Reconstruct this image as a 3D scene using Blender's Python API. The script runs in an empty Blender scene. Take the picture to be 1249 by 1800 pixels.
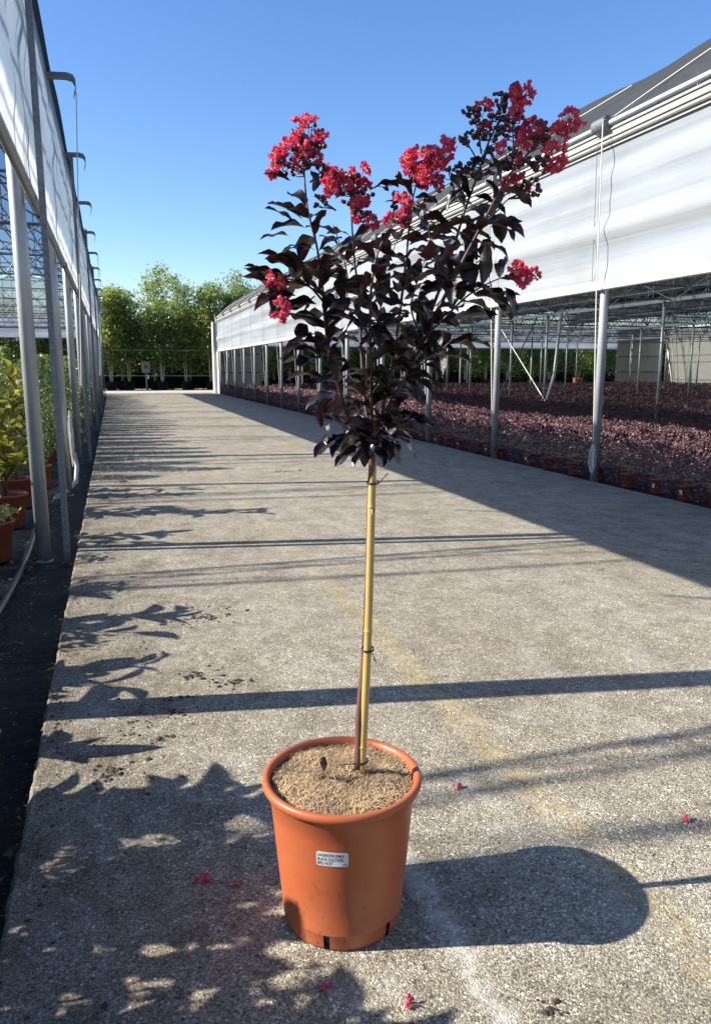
import bpy, math, random
import numpy as np
from mathutils import Vector, Matrix, Quaternion
R_ = math.radians
random.seed(7)
S = bpy.context.scene
COL = S.collection

# ------------------------------------------------------------------ camera
PITCH, YAW, CAM_H, FOC = R_(10.573), R_(17.253), 1.4, 1350.0
cam = bpy.data.cameras.new('camera')
cam.sensor_fit = 'VERTICAL'; cam.sensor_height = 24.0; cam.lens = FOC / 1800 * 24.0
cam.clip_start = 0.05; cam.clip_end = 3000
co = bpy.data.objects.new('camera', cam); COL.objects.link(co)
co.location = (0, 0, CAM_H); co.rotation_euler = (math.pi / 2 - PITCH, 0, -YAW)
S.camera = co
# ------------------------------------------------------------------ light
SUN_EL, SUN_TILT = R_(31.8), R_(10.3)
sun_vec = Vector((-math.cos(SUN_EL) * math.cos(SUN_TILT), math.cos(SUN_EL) * math.sin(SUN_TILT), math.sin(SUN_EL)))
sl = bpy.data.lights.new('sun', 'SUN'); sl.energy = 5.0; sl.angle = R_(0.53); sl.color = (1.0, 0.93, 0.82)
so = bpy.data.objects.new('sun', sl); COL.objects.link(so)
so.rotation_euler = (-sun_vec).to_track_quat('-Z', 'Y').to_euler()
W = bpy.data.worlds.new('World'); S.world = W; W.use_nodes = True
wt = W.node_tree; wt.nodes.clear()
wo = wt.nodes.new('ShaderNodeOutputWorld'); bg = wt.nodes.new('ShaderNodeBackground')
sk = wt.nodes.new('ShaderNodeTexSky'); sk.sky_type = 'NISHITA'; sk.sun_disc = False
sk.sun_elevation = SUN_EL; sk.sun_rotation = math.atan2(sun_vec.x, sun_vec.y)
sk.altitude = 0; sk.air_density = 1.0; sk.dust_density = 0.4; sk.ozone_density = 3.0
bg.inputs['Strength'].default_value = 0.08
# two faint wisps of cloud high over the covered beds
def wisp(dx, dy, dz, size):
    geo = wt.nodes.new('ShaderNodeTexCoord')
    sub = wt.nodes.new('ShaderNodeVectorMath'); sub.operation = 'SUBTRACT'
    wt.links.new(geo.outputs['Generated'], sub.inputs[0]); sub.inputs[1].default_value = (dx, dy, dz)
    sc = wt.nodes.new('ShaderNodeVectorMath'); sc.operation = 'MULTIPLY'
    wt.links.new(sub.outputs[0], sc.inputs[0]); sc.inputs[1].default_value = (1 / size, 1 / size, 4.5 / size)
    ln = wt.nodes.new('ShaderNodeVectorMath'); ln.operation = 'LENGTH'; wt.links.new(sc.outputs[0], ln.inputs[0])
    mr = wt.nodes.new('ShaderNodeMapRange'); mr.inputs['From Min'].default_value = 1; mr.inputs['From Max'].default_value = 0
    mr.inputs['To Min'].default_value = 0; mr.inputs['To Max'].default_value = 0.28
    wt.links.new(ln.outputs['Value'], mr.inputs['Value']); return mr.outputs[0]
nz = wt.nodes.new('ShaderNodeTexNoise'); nz.inputs['Scale'].default_value = 30; nz.inputs['Detail'].default_value = 4
tc = wt.nodes.new('ShaderNodeTexCoord'); wt.links.new(tc.outputs['Generated'], nz.inputs['Vector'])
ad = wt.nodes.new('ShaderNodeMath'); ad.operation = 'ADD'
wt.links.new(wisp(.435, .775, .459, .016), ad.inputs[0]); wt.links.new(wisp(.466, .768, .441, .034), ad.inputs[1])
mu = wt.nodes.new('ShaderNodeMath'); mu.operation = 'MULTIPLY'
wt.links.new(ad.outputs[0], mu.inputs[0]); wt.links.new(nz.outputs['Fac'], mu.inputs[1])
mx = wt.nodes.new('ShaderNodeMixRGB'); mx.inputs['Color2'].default_value = (9, 9, 9, 1)
wt.links.new(mu.outputs[0], mx.inputs['Fac']); wt.links.new(sk.outputs[0], mx.inputs['Color1'])
hs = wt.nodes.new('ShaderNodeHueSaturation'); hs.inputs['Saturation'].default_value = 1.2; hs.inputs['Hue'].default_value = .508; hs.inputs['Value'].default_value = 1.0; wt.links.new(mx.outputs[0], hs.inputs['Color'])
wt.links.new(hs.outputs[0], bg.inputs['Color']); wt.links.new(bg.outputs[0], wo.inputs['Surface'])
S.view_settings.view_transform = 'Standard'; S.view_settings.look = 'None'
S.view_settings.exposure = 1.5; S.view_settings.gamma = 1.0; S.view_settings.use_curve_mapping = False
S.render.engine = 'CYCLES'
S.cycles.transparent_max_bounces = 24; S.cycles.max_bounces = 8

# ------------------------------------------------------------------ materials
class NT:
    """small helper round a material's node tree"""
    def __init__(s, name):
        s.m = bpy.data.materials.new(name); s.m.use_nodes = True
        s.t = s.m.node_tree; s.t.nodes.clear()
        s.out = s.t.nodes.new('ShaderNodeOutputMaterial')
    def n(s, kind, **kw):
        nd = s.t.nodes.new('ShaderNode' + kind)
        for k, v in kw.items():
            k2 = k.replace('_', ' ')
            if k2 in nd.inputs: s.put(nd.inputs[k2], v)
            elif hasattr(nd, k): setattr(nd, k, v)
            else: raise KeyError(k)
        return nd
    def put(s, sock, v):
        if isinstance(v, bpy.types.NodeSocket): s.t.links.new(v, sock)
        elif isinstance(v, bpy.types.Node): s.t.links.new(v.outputs[0], sock)
        else:
            if isinstance(v, tuple) and len(v) == 3 and sock.type == 'RGBA': v = v + (1,)
            sock.default_value = v
    def noise(s, scale, detail=3, vec=None, rough=.5):
        nd = s.n('TexNoise', Scale=scale, Detail=detail, Roughness=rough)
        if vec is not None: s.put(nd.inputs['Vector'], vec)
        return nd.outputs['Fac']
    def ramp(s, fac, stops, interp='LINEAR'):
        nd = s.t.nodes.new('ShaderNodeValToRGB'); s.put(nd.inputs['Fac'], fac); cr = nd.color_ramp; cr.interpolation = interp
        while len(cr.elements) < len(stops): cr.elements.new(.5)
        for e, (p, c) in zip(cr.elements, stops):
            e.position = p; e.color = (c + (1,)) if isinstance(c, tuple) else (c, c, c, 1)
        return nd.outputs['Color']
    def mix(s, fac, a, b, mode='MIX'):
        nd = s.t.nodes.new('ShaderNodeMixRGB'); nd.blend_type = mode
        s.put(nd.inputs['Fac'], fac); s.put(nd.inputs['Color1'], a); s.put(nd.inputs['Color2'], b)
        return nd.outputs[0]
    def math(s, op, a, b=0.0, clamp=False):
        nd = s.t.nodes.new('ShaderNodeMath'); nd.operation = op; nd.use_clamp = clamp
        s.put(nd.inputs[0], a); s.put(nd.inputs[1], b); return nd.outputs[0]
    def vec(s, scale=(1, 1, 1), coord='Object', rot=(0, 0, 0)):
        c = s.t.nodes.new('ShaderNodeTexCoord'); mp = s.t.nodes.new('ShaderNodeMapping')
        mp.inputs['Scale'].default_value = scale; mp.inputs['Rotation'].default_value = rot
        s.t.links.new(c.outputs[coord], mp.inputs['Vector']); return mp.outputs[0]
    def worldpos(s, scale=(1, 1, 1)):
        g = s.t.nodes.new('ShaderNodeNewGeometry'); mp = s.t.nodes.new('ShaderNodeMapping'); mp.inputs['Scale'].default_value = scale
        s.t.links.new(g.outputs['Position'], mp.inputs['Vector']); return mp.outputs[0]
    def island(s):
        return s.t.nodes.new('ShaderNodeNewGeometry').outputs['Random Per Island']
    def objrand(s):
        return s.t.nodes.new('ShaderNodeObjectInfo').outputs['Random']
    def bump(s, h, strength=.3, dist=.01):
        return s.n('Bump', Strength=strength, Distance=dist, Height=h).outputs[0]
    def bsdf(s, color, rough=.5, metal=0., spec=.5, normal=None, **kw):
        b = s.t.nodes.new('ShaderNodeBsdfPrincipled')
        s.put(b.inputs['Base Color'], color); s.put(b.inputs['Roughness'], rough); s.put(b.inputs['Metallic'], metal)
        b.inputs['Specular IOR Level'].default_value = spec
        if normal is not None: s.put(b.inputs['Normal'], normal)
        for k, v in kw.items(): s.put(b.inputs[k.replace('_', ' ')], v)
        return b.outputs[0]
    def done(s, shader): s.t.links.new(shader, s.out.inputs['Surface']); return s.m
    def mixsh(s, fac, a, b):
        nd = s.t.nodes.new('ShaderNodeMixShader'); s.put(nd.inputs[0], fac); s.t.links.new(a, nd.inputs[1]); s.t.links.new(b, nd.inputs[2]); return nd.outputs[0]

def simple(name, c, rough=.5, metal=0., spec=.5, var=.2, scale=20, bump=0., bscale=60):
    t = NT(name); v = t.worldpos()
    n = t.noise(scale, 4, v)
    col = t.mix(n, tuple(x * (1 - var) for x in c), tuple(min(1, x * (1 + var)) for x in c))
    nm = t.bump(t.noise(bscale, 3, v), bump, .004) if bump else None
    return t.done(t.bsdf(col, rough, metal, spec, nm))

def leafy(name, c0, c1, rough=.4, trans=.25, tcol=None, spec=.5, c2=None, rare=.94):
    t = NT(name)
    stops = [(0, c0), (.85 if c2 else 1, c1)]
    if c2: stops += [(rare, c1), (rare + .01, c2)]
    col = t.ramp(t.island(), stops)
    b = t.bsdf(col, rough, 0, spec)
    if trans:
        tr = t.n('BsdfTranslucent', Color=tcol if tcol else col)
        b = t.mixsh(trans, b, tr.outputs[0])
    return t.done(b)

M = {}
def concrete():
    t = NT('exposed aggregate concrete'); v = t.worldpos()
    sep = t.n('SeparateXYZ', Vector=v); X, Y = sep.outputs[0], sep.outputs[1]
    vo = t.n('TexVoronoi', Scale=230.0, Vector=v); vo2 = t.n('TexVoronoi', Scale=95.0, Vector=v)
    g1 = t.n('SeparateColor', Color=vo.outputs['Color']).outputs[0]
    g2 = t.n('SeparateColor', Color=vo2.outputs['Color']).outputs[1]
    col = t.ramp(g1, [(0, (.12, .112, .088)), (.3, (.27, .25, .195)), (.7, (.46, .42, .325)), (.9, (.60, .55, .44)), (1, (.86, .82, .72))])
    peb = t.ramp(g2, [(0, (.07, .065, .06)), (.12, (.24, .22, .19)), (.88, (.30, .28, .24)), (.95, (.62, .59, .54))], 'CONSTANT')
    inpeb = t.ramp(vo2.outputs['Distance'], [(.35, 1.), (.5, 0.)])
    col = t.mix(t.math('MULTIPLY', inpeb, .42), col, peb)
    brt = t.math('MULTIPLY', t.math('GREATER_THAN', g2, .955), t.math('LESS_THAN', vo2.outputs['Distance'], .42))
    col = t.mix(brt, col, (.88, .87, .83))
    drk = t.math('MULTIPLY', t.math('LESS_THAN', g2, .03), t.math('LESS_THAN', vo2.outputs['Distance'], .5))
    col = t.mix(t.math('MULTIPLY', drk, .7), col, (.07, .06, .055))
    fine = t.noise(420, 2, v)
    col = t.mix(.35, col, t.ramp(fine, [(.35, .35), (.65, 1.)]), 'MULTIPLY')
    # weathering: broad grime, mid blotches, stretched tyre and water marks
    big = t.noise(.9, 5, v, .6); mid = t.noise(4.5, 6, v, .65)
    strk = t.noise(2.2, 5, t.worldpos((1.6, .35, 1)), .6)
    col = t.mix(t.ramp(big, [(.38, .0), (.62, .38)]), col, (.70, .63, .50), 'MULTIPLY')
    col = t.mix(t.ramp(mid, [(.42, 0.), (.68, .6)]), col, (.47, .44, .40), 'MULTIPLY')
    col = t.mix(t.ramp(strk, [(.5, 0.), (.75, .5)]), col, (.62, .60, .58), 'MULTIPLY')
    lightp = t.noise(2.7, 6, t.worldpos((1.1, .8, 1)), .7)
    col = t.mix(t.ramp(lightp, [(.55, 0.), (.72, .4)]), col, (.47, .46, .44))
    mott = t.noise(17, 7, t.worldpos((1., .8, 1)), .8)
    col = t.mix(t.ramp(mott, [(.42, 0.), (.66, .52)]), col, (.44, .375, .34), 'MULTIPLY')
    soilst = t.math('MULTIPLY', t.ramp(t.noise(3.1, 7, t.worldpos((1.3, .8, 1)), .75), [(.50, 0.), (.60, 1.)]), t.ramp(t.math('MULTIPLY', X, .5), [(.1, 1.), (.55, 0.)]))
    col = t.mix(t.math('MULTIPLY', soilst, .55), col, (.42, .37, .32), 'MULTIPLY')
    # dark drip spots, mostly on the far right half
    sp = t.n('TexVoronoi', Scale=6.5, Vector=t.worldpos((1., 1.5, 1))); sp.inputs['Randomness'].default_value = 1
    wob = t.math('MULTIPLY', t.noise(30, 3, v), .10)
    dd = t.math('ADD', sp.outputs['Distance'], wob)
    pick = t.n('SeparateColor', Color=sp.outputs['Color']).outputs[0]
    rad = t.math('MULTIPLY', t.math('SUBTRACT', pick, .55), .36)
    spot = t.math('LESS_THAN', dd, t.math('ADD', rad, .055))
    side = t.ramp(t.math('MULTIPLY', X, .2), [(.25, .15), (.5, 1.)])
    col = t.mix(t.math('MULTIPLY', t.math('MULTIPLY', spot, side), .72), col, (.07, .065, .06))
    # faded yellow run along the slab
    dy = t.math('ABSOLUTE', t.math('ADD', t.math('SUBTRACT', X, 1.28), t.math('MULTIPLY', t.math('SUBTRACT', t.noise(1.3, 3, v), .5), .10)))
    band = t.ramp(dy, [(.03, 1.), (.09, 0.)])
    yn = t.math('MULTIPLY', t.ramp(t.noise(13, 7, v, .8), [(.44, 0.), (.58, 1.)]), t.ramp(t.noise(1.1, 2, v), [(.3, .25), (.6, 1.)]))
    fadey = t.math('LESS_THAN', Y, 12.5)
    yb = t.math('MULTIPLY', t.math('MULTIPLY', band, t.math('ADD', yn, .08, True)), fadey)
    col = t.mix(t.math('MULTIPLY', yb, .34), col, (.50, .38, .13))
    # lime streak by the pot
    dw = t.math('ABSOLUTE', t.math('ADD', t.math('SUBTRACT', X, .735), t.math('MULTIPLY', t.math('SUBTRACT', t.noise(9, 4, v), .5), .09)))
    wb = t.math('MULTIPLY', t.ramp(dw, [(.008, 1.), (.05, 0.)]), t.math('MULTIPLY', t.math('LESS_THAN', Y, 2.05), t.ramp(t.noise(26, 4, v, .7), [(.35, .1), (.6, .9)])))
    col = t.mix(t.math('MULTIPLY', wb, .6), col, (.62, .60, .56))
    # dirt along the slab's planted edge
    ed = t.ramp(t.math('ADD', t.math('ADD', X, .36), t.math('MULTIPLY', t.math('SUBTRACT', t.noise(5, 5, v, .7), .5), .9)), [(.0, .75), (.75, 0.)])
    col = t.mix(ed, col, (.55, .52, .50), 'MULTIPLY')
    h = t.math('ADD', t.math('MULTIPLY', g1, .6), t.math('MULTIPLY', t.math('SUBTRACT', 1., vo.outputs['Distance']), .7))
    return t.done(t.bsdf(col, .82, 0, .35, t.bump(h, .75, .0035)))
M['road'] = concrete()
def ground_fabric():
    t = NT('woven black ground cover'); v = t.worldpos()
    w1 = t.n('TexWave', Scale=60.0, Distortion=.6, Vector=v); w1.bands_direction = 'X'
    base = t.mix(t.noise(3, 5, v, .7), (.004, .005, .007), (.016, .018, .021))
    dirt = t.ramp(t.noise(6, 7, v, .75), [(.48, 0.), (.66, 1.)])
    col = t.mix(t.math('MULTIPLY', dirt, .75), base, (.035, .027, .02))
    h = t.math('ADD', t.math('MULTIPLY', w1.outputs['Fac'], .05), t.noise(2.2, 5, t.worldpos((.6, 3.0, 1)), .6))
    return t.done(t.bsdf(col, .6, 0, .2, t.bump(h, .8, .06)))
M['fabric'] = ground_fabric()
M['terrain'] = simple('dry earth', (.22, .18, .13), .95, var=.35, scale=1.5)
M['path'] = simple('dusty pale concrete path', (.36, .34, .29), .9, var=.18, scale=1.8)
def galv(name, c=(.36, .385, .41), metal=.45, rough=.42):
    t = NT(name); v = t.worldpos((1, 1, .35))
    n = t.noise(9, 5, v, .6); vo = t.n('TexVoronoi', Scale=55.0, Vector=t.worldpos())
    s1 = t.n('SeparateColor', Color=vo.outputs['Color']).outputs[0]
    col = t.mix(n, tuple(x * .72 for x in c), tuple(x * 1.22 for x in c)); col = t.mix(t.math('MULTIPLY', s1, .22), col, (.42, .44, .46))
    ru = t.ramp(t.noise(4.5, 6, v, .75), [(.66, 0.), (.76, .55)])
    col = t.mix(ru, col, (.22, .17, .13))
    return t.done(t.bsdf(col, t.math('ADD', t.math('MULTIPLY', n, .3), rough - .15), metal, .5))
M['galv'] = galv('galvanised steel')
M['galv_dark'] = galv('weathered galvanised tube', (.12, .13, .14), .4, .5)
M['galv_truss'] = galv('galvanised truss bars', (.24, .255, .27), .5, .42)
M['black'] = simple('black plastic', (.016, .017, .018), .45, var=.3)
M['tub'] = simple('black nursery tub', (.013, .017, .022), .5, var=.3)
M['white_rail'] = simple('white coated rail', (.40, .405, .40), .38, var=.12, scale=6)
M['cream'] = simple('cream sheet cladding', (.50, .49, .45), .5, var=.10, scale=2)
M['box_grey'] = simple('dull grey enamel', (.10, .105, .11), .6, var=.2)
M['rope'] = simple('white rope', (.50, .49, .46), .8, var=.15, scale=200)
M['pipe'] = simple('dark irrigation pipe', (.035, .04, .045), .28, spec=.7, var=.3, scale=8)
M['hose'] = simple('grey ribbed hose', (.30, .30, .29), .5, var=.2)
def film(name, base, transl, transp, rough=.32, stripe=None, clear=(1, 1, 1)):
    t = NT(name)
    v = t.worldpos(stripe or (.6, .03, 2.6))
    n = t.noise(3.6, 3, v, .5); n2 = t.noise(1.2, 4, t.worldpos((1, .5, 1)), .6)
    col = t.mix(n, tuple(x * f for x, f in zip(base, (.80, .86, .92))), tuple(min(.93, x * f) for x, f in zip(base, (1.2, 1.12, 1.0))))  # bluish to cream bands put the film's reflections into its base colour
    col = t.mix(t.ramp(n2, [(.45, 0.), (.7, .35)]), col, (.60, .58, .50), 'MULTIPLY')
    fine = t.noise(26, 6, t.worldpos((1, .5, 1.6)), .75)
    col = t.mix(t.ramp(fine, [(.58, 0.), (.75, .18)]), col, (.5, .5, .49))
    b = t.bsdf(col, t.ramp(n, [(.3, rough), (.7, rough + .2)]), 0, .5, t.bump(n, .5, .03))
    tr = t.n('BsdfTranslucent', Color=col)
    sh = t.mixsh(transl, b, tr.outputs[0])
    if transp: sh = t.mixsh(transp, sh, t.n('BsdfTransparent', Color=clear).outputs[0])
    return t.done(sh)
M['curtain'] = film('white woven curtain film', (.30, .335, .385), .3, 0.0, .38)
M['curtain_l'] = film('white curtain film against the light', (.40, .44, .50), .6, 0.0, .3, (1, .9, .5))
M['film_clear'] = film('clear roof film', (.35, .42, .5), .4, .90, .25, (1, 1, 1))
M['film_blue'] = film('bluish roof film', (.16, .22, .30), .5, .45, .3, None, (.55, .68, .82))
M['film_gable'] = film('milky gable film', (.42, .48, .45), .6, .25, .4, (1, 1, 1))
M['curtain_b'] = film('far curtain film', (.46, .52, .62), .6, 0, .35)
def net():
    t = NT('dark shade net'); v = t.worldpos((1, .35, 1))
    n = t.noise(1.6, 5, v, .65)
    col = t.mix(n, (.014, .016, .017), (.045, .048, .050))
    b = t.bsdf(col, .8, 0, .3, t.bump(t.noise(3.5, 4, t.worldpos((1.2, .5, 1))), .7, .08))
    return t.done(t.mixsh(.22, b, t.n('BsdfTransparent', Color=(.86, .92, .90, 1)).outputs[0]))
M['net'] = net()
M['dark_cloth'] = simple('dark woven cloth', (.02, .021, .022), .9, spec=.1, var=.4)

# ------------------------------------------------------------------ mesh helpers
class MB:
    def __init__(s): s.v = []; s.f = []; s.mi = []
    def add(s, vs, fs, mi=0):
        o = len(s.v); s.v += [tuple(p) for p in vs]; s.f += [tuple(i + o for i in f) for f in fs]; s.mi += [mi] * len(fs)
    def box(s, x0, x1, y0, y1, z0, z1, mi=0):
        s.add([(x0, y0, z0), (x1, y0, z0), (x1, y1, z0), (x0, y1, z0), (x0, y0, z1), (x1, y0, z1), (x1, y1, z1), (x0, y1, z1)],
              [(0, 3, 2, 1), (4, 5, 6, 7), (0, 1, 5, 4), (1, 2, 6, 5), (2, 3, 7, 6), (3, 0, 4, 7)], mi)
    def tube(s, pts, r, n=8, caps=True, mi=0):
        pts = [Vector(p) for p in pts]; rs = r if isinstance(r, (list, tuple)) else [r] * len(pts)
        rings = []; ref = None
        for i, p in enumerate(pts):
            d = (pts[min(i + 1, len(pts) - 1)] - pts[max(i - 1, 0)]).normalized()
            if ref is None: ref = Vector((0, 0, 1)) if abs(d.z) < .9 else Vector((1, 0, 0))
            a = d.cross(ref)
            if a.length < 1e-4: a = d.orthogonal()
            a.normalize(); b = d.cross(a); ref = a.cross(d) * 1.0
            rings.append([p + (a * math.cos(2 * math.pi * k / n) + b * math.sin(2 * math.pi * k / n)) * rs[i] for k in range(n)])
        vs = [q for r0 in rings for q in r0]; fs = []
        for i in range(len(pts) - 1):
            for k in range(n):
                k2 = (k + 1) % n; fs.append((i * n + k, i * n + k2, (i + 1) * n + k2, (i + 1) * n + k))
        if caps: fs += [tuple(range(n))[::-1], tuple((len(pts) - 1) * n + k for k in range(n))]
        s.add(vs, fs, mi)
    def lathe(s, prof, n=48, skip=None, c=(0, 0), mi=0):
        vs = [(c[0] + r * math.cos(2 * math.pi * k / n), c[1] + r * math.sin(2 * math.pi * k / n), z) for (r, z) in prof for k in range(n)]
        fs = []
        for i in range(len(prof) - 1):
            for k in range(n):
                if skip and skip(i, k): continue
                k2 = (k + 1) % n; fs.append((i * n + k, i * n + k2, (i + 1) * n + k2, (i + 1) * n + k))
        s.add(vs, fs, mi)
    def mesh(s, name, mats, smooth=False):
        me = bpy.data.meshes.new(name); me.from_pydata(s.v, [], s.f)
        for m in (mats if isinstance(mats, (list, tuple)) else [mats]): me.materials.append(m)
        if any(s.mi): me.polygons.foreach_set('material_index', s.mi)
        if smooth: me.polygons.foreach_set('use_smooth', [True] * len(s.f))
        me.update(); return me
    def build(s, name, mats, parent=None, smooth=False): return link(name, s.mesh(name, mats, smooth), parent)

def link(name, me, parent=None, loc=None):
    """link a mesh whose coordinates are world coordinates (loc None) or local to loc (a world place)"""
    o = bpy.data.objects.new(name, me); COL.objects.link(o); o.parent = parent
    base = Vector((0, 0, 0)); p = parent
    while p is not None: base += p.location; p = p.parent
    o.location = (Vector(loc) if loc is not None else Vector((0, 0, 0))) - base
    return o
def thing(name, label, cat, loc=(0, 0, 0), group=None):
    o = bpy.data.objects.new(name, None); COL.objects.link(o); o.location = loc; o.empty_display_size = .1
    return tag(o, label, cat, group)
def tag(o, label=None, cat=None, group=None, kind=None):
    if label: o['label'] = label
    if cat: o['category'] = cat
    if group: o['group'] = group
    if kind: o['kind'] = kind
    return o
def quads_mesh(name, P, A, B, mat, tip=.0):
    """N leaf-like diamonds: centre P, half length A, half width B (arrays N,3)"""
    N = len(P); V = np.empty((N, 4, 3)); V[:, 0] = P - A; V[:, 1] = P + B * 1.0; V[:, 2] = P + A; V[:, 3] = P - B * 1.0
    me = bpy.data.meshes.new(name); me.vertices.add(N * 4); me.vertices.foreach_set('co', V.reshape(-1))
    me.loops.add(N * 4); me.loops.foreach_set('vertex_index', np.arange(N * 4, dtype=np.int32))
    me.polygons.add(N); me.polygons.foreach_set('loop_start', np.arange(0, N * 4, 4, dtype=np.int32))
    me.polygons.foreach_set('loop_total', np.full(N, 4, dtype=np.int32))
    me.materials.append(mat); me.update(calc_edges=True); return me
rng = np.random.default_rng(11)
def unit(n):
    v = rng.normal(size=(n, 3)); return v / np.linalg.norm(v, axis=1)[:, None]
def leafcloud(name, P, length, width, mat, up=.5, droop=.0):
    """P: leaf centres; leaves face roughly upwards by 'up'"""
    n = len(P); nrm = unit(n) + np.array([0, 0, up * 2]); nrm /= np.linalg.norm(nrm, axis=1)[:, None]
    d = unit(n); d[:, 2] -= droop; d -= nrm * (d * nrm).sum(1)[:, None]; d /= np.linalg.norm(d, axis=1)[:, None]
    w = np.cross(nrm, d); s = rng.uniform(.7, 1.25, n)[:, None]
    return quads_mesh(name, P, d * length / 2 * s, w * width / 2 * s, mat)
ORD = ['', 'first', 'second', 'third', 'fourth', 'fifth', 'sixth', 'seventh', 'eighth', 'ninth', 'tenth', 'eleventh', 'twelfth', 'thirteenth', 'fourteenth', 'fifteenth', 'sixteenth', 'seventeenth', 'eighteenth', 'nineteenth']
TENS = {20: 'twent', 30: 'thirt', 40: 'fort', 50: 'fift', 60: 'sixt', 70: 'sevent', 80: 'eight', 90: 'ninet'}
def ordw(n):
    if n < 20: return ORD[n]
    t, u = n // 10 * 10, n % 10
    return TENS[t] + ('ieth' if u == 0 else 'y ' + ORD[u])

# ================================================================== SETTING
ZL, ZR = -.10, -.06          # ground cover levels beside the slab
EDGE_L, EDGE_R, ROAD_END = -.345, 5.72, 46.6
g = MB(); g.add([(-700, -60, -.16), (700, -60, -.16), (700, 1500, -.16), (-700, 1500, -.16)], [(0, 1, 2, 3)])
tag(g.build('ground', M['terrain']), kind='structure')
def slab():
    ys = list(np.arange(-4, 12, .04)) + list(np.arange(12, ROAD_END, .5)) + [ROAD_END]
    m = MB(); vs = []
    r = random.Random(3)
    for y in ys:
        j = (r.random() - .5) * .007 * (y < 12) + .0015 * math.sin(y * 5.3)
        j2 = .01 * math.sin(y * 2.1) + (r.random() - .5) * .01
        vs += [(EDGE_L + j - .004, y, -.15), (EDGE_L + j, y, -.012), (EDGE_L + .012 + j, y, 0), (EDGE_R - .01 + j2, y, 0), (EDGE_R + j2, y, -.012), (EDGE_R + j2, y, -.15)]
    fs = []
    for i in range(len(ys) - 1):
        for k in range(5): fs.append((i * 6 + k, i * 6 + k + 1, (i + 1) * 6 + k + 1, (i + 1) * 6 + k))
    m.add(vs, fs); return m
tag(slab().build('road', M['road']), kind='structure')
m = MB(); m.box(-60, 90, ROAD_END + .01, 52.6, -.15, .012)
tag(m.build('path', M['path']), kind='structure')
def cover_sheet(x0, x1, z, name, y0=-4., y1=ROAD_END):
    m = MB(); nx = 10; ys = list(np.arange(y0, 14, .12)) + list(np.arange(14, y1, 1.)); vs = []
    r = random.Random(5)
    for y in ys:
        for i in range(nx + 1):
            x = x0 + (x1 - x0) * i / nx
            fold = .012 * math.sin(y * 6.1 + math.sin(x * 4)) * math.sin(y * 1.7) + (r.random() - .5) * .006
            vs.append((x, y, z + fold))
    fs = [(j * (nx + 1) + i, j * (nx + 1) + i + 1, (j + 1) * (nx + 1) + i + 1, (j + 1) * (nx + 1) + i) for j in range(len(ys) - 1) for i in range(nx)]
    m.add(vs, fs); return tag(m.build(name, M['fabric'], smooth=True), kind='structure')
cover_sheet(-2.2, EDGE_L + .03, ZL, 'ground_cover'); cover_sheet(EDGE_R - .03, 7.6, ZR, 'ground_cover')
m = MB(); m.add([(-20, -4, ZL - .02), (-2.2, -4, ZL - .02), (-2.2, ROAD_END, ZL - .02), (-20, ROAD_END, ZL - .02)], [(0, 1, 2, 3)])
tag(m.build('ground_cover', M['fabric']), kind='structure')
m = MB(); m.add([(7.6, -4, ZR - .02), (40, -4, ZR - .02), (40, ROAD_END, ZR - .02), (7.6, ROAD_END, ZR - .02)], [(0, 1, 2, 3)])
tag(m.build('ground_cover', M['fabric']), kind='structure')

# ================================================================== RIGHT SHADE HOUSE
GX, BAY, NB = 5.85, 7.8, 4
PY = [8.5 + 2.78 * k for k in range(-4, 14)]
Y0, Y1 = PY[0] - .2, 46.3
rh = thing('shade_greenhouse', 'long greenhouse on the right with dark net roof and raised white side curtain', 'greenhouse', (GX, 8.5, 0))
def pole_mesh(name, h, r, mat, z0=0, n=14, foot=True):
    m = MB(); m.tube([(0, 0, z0), (0, 0, h)], r, n)
    if foot: m.tube([(0, 0, z0), (0, 0, z0 + .02)], r * 1.25, n)
    return m.mesh(name, mat, True)
pm_out = pole_mesh('pole', 4.05, .052, M['galv'], -.08)
pm_in = pole_mesh('pole', 3.08, .042, M['galv'], -.08, 10)
pm_post = pole_mesh('pole', 4.15, .03, M['galv'], -.08, 8)
for y in PY: link('pole', pm_out, rh, (GX + .02, y, 0))
for b in range(1, NB):
    for k, y in enumerate(PY):
        if k % 1 == 0 and y > 10: link('pole', pm_in, rh, (GX + BAY * b - (.25 if k % 2 else 0), y, 0))
# a bent inner pole and its cross brace
m = MB(); m.tube([(12.35, 20.7, 0), (12.75, 20.8, 1.2), (12.9, 20.8, 3.05)], .05, 10); m.build('bent_pole', M['galv'], rh, True)
m = MB(); m.tube([(12.9, 24.9, 3.0), (13.3, 21.8, .1)], .022, 6); m.build('brace', M['galv'], rh)
m = MB(); m.tube([(12.9, 22.2, 3.0), (13.3, 25.6, .1)], .022, 6); m.build('brace', M['galv_dark'], rh)
m = MB(); m.tube([(6.0, 41.5, 2.9), (6.1, 44.6, .1)], .03, 6); m.build('brace', M['galv'], rh)
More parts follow.
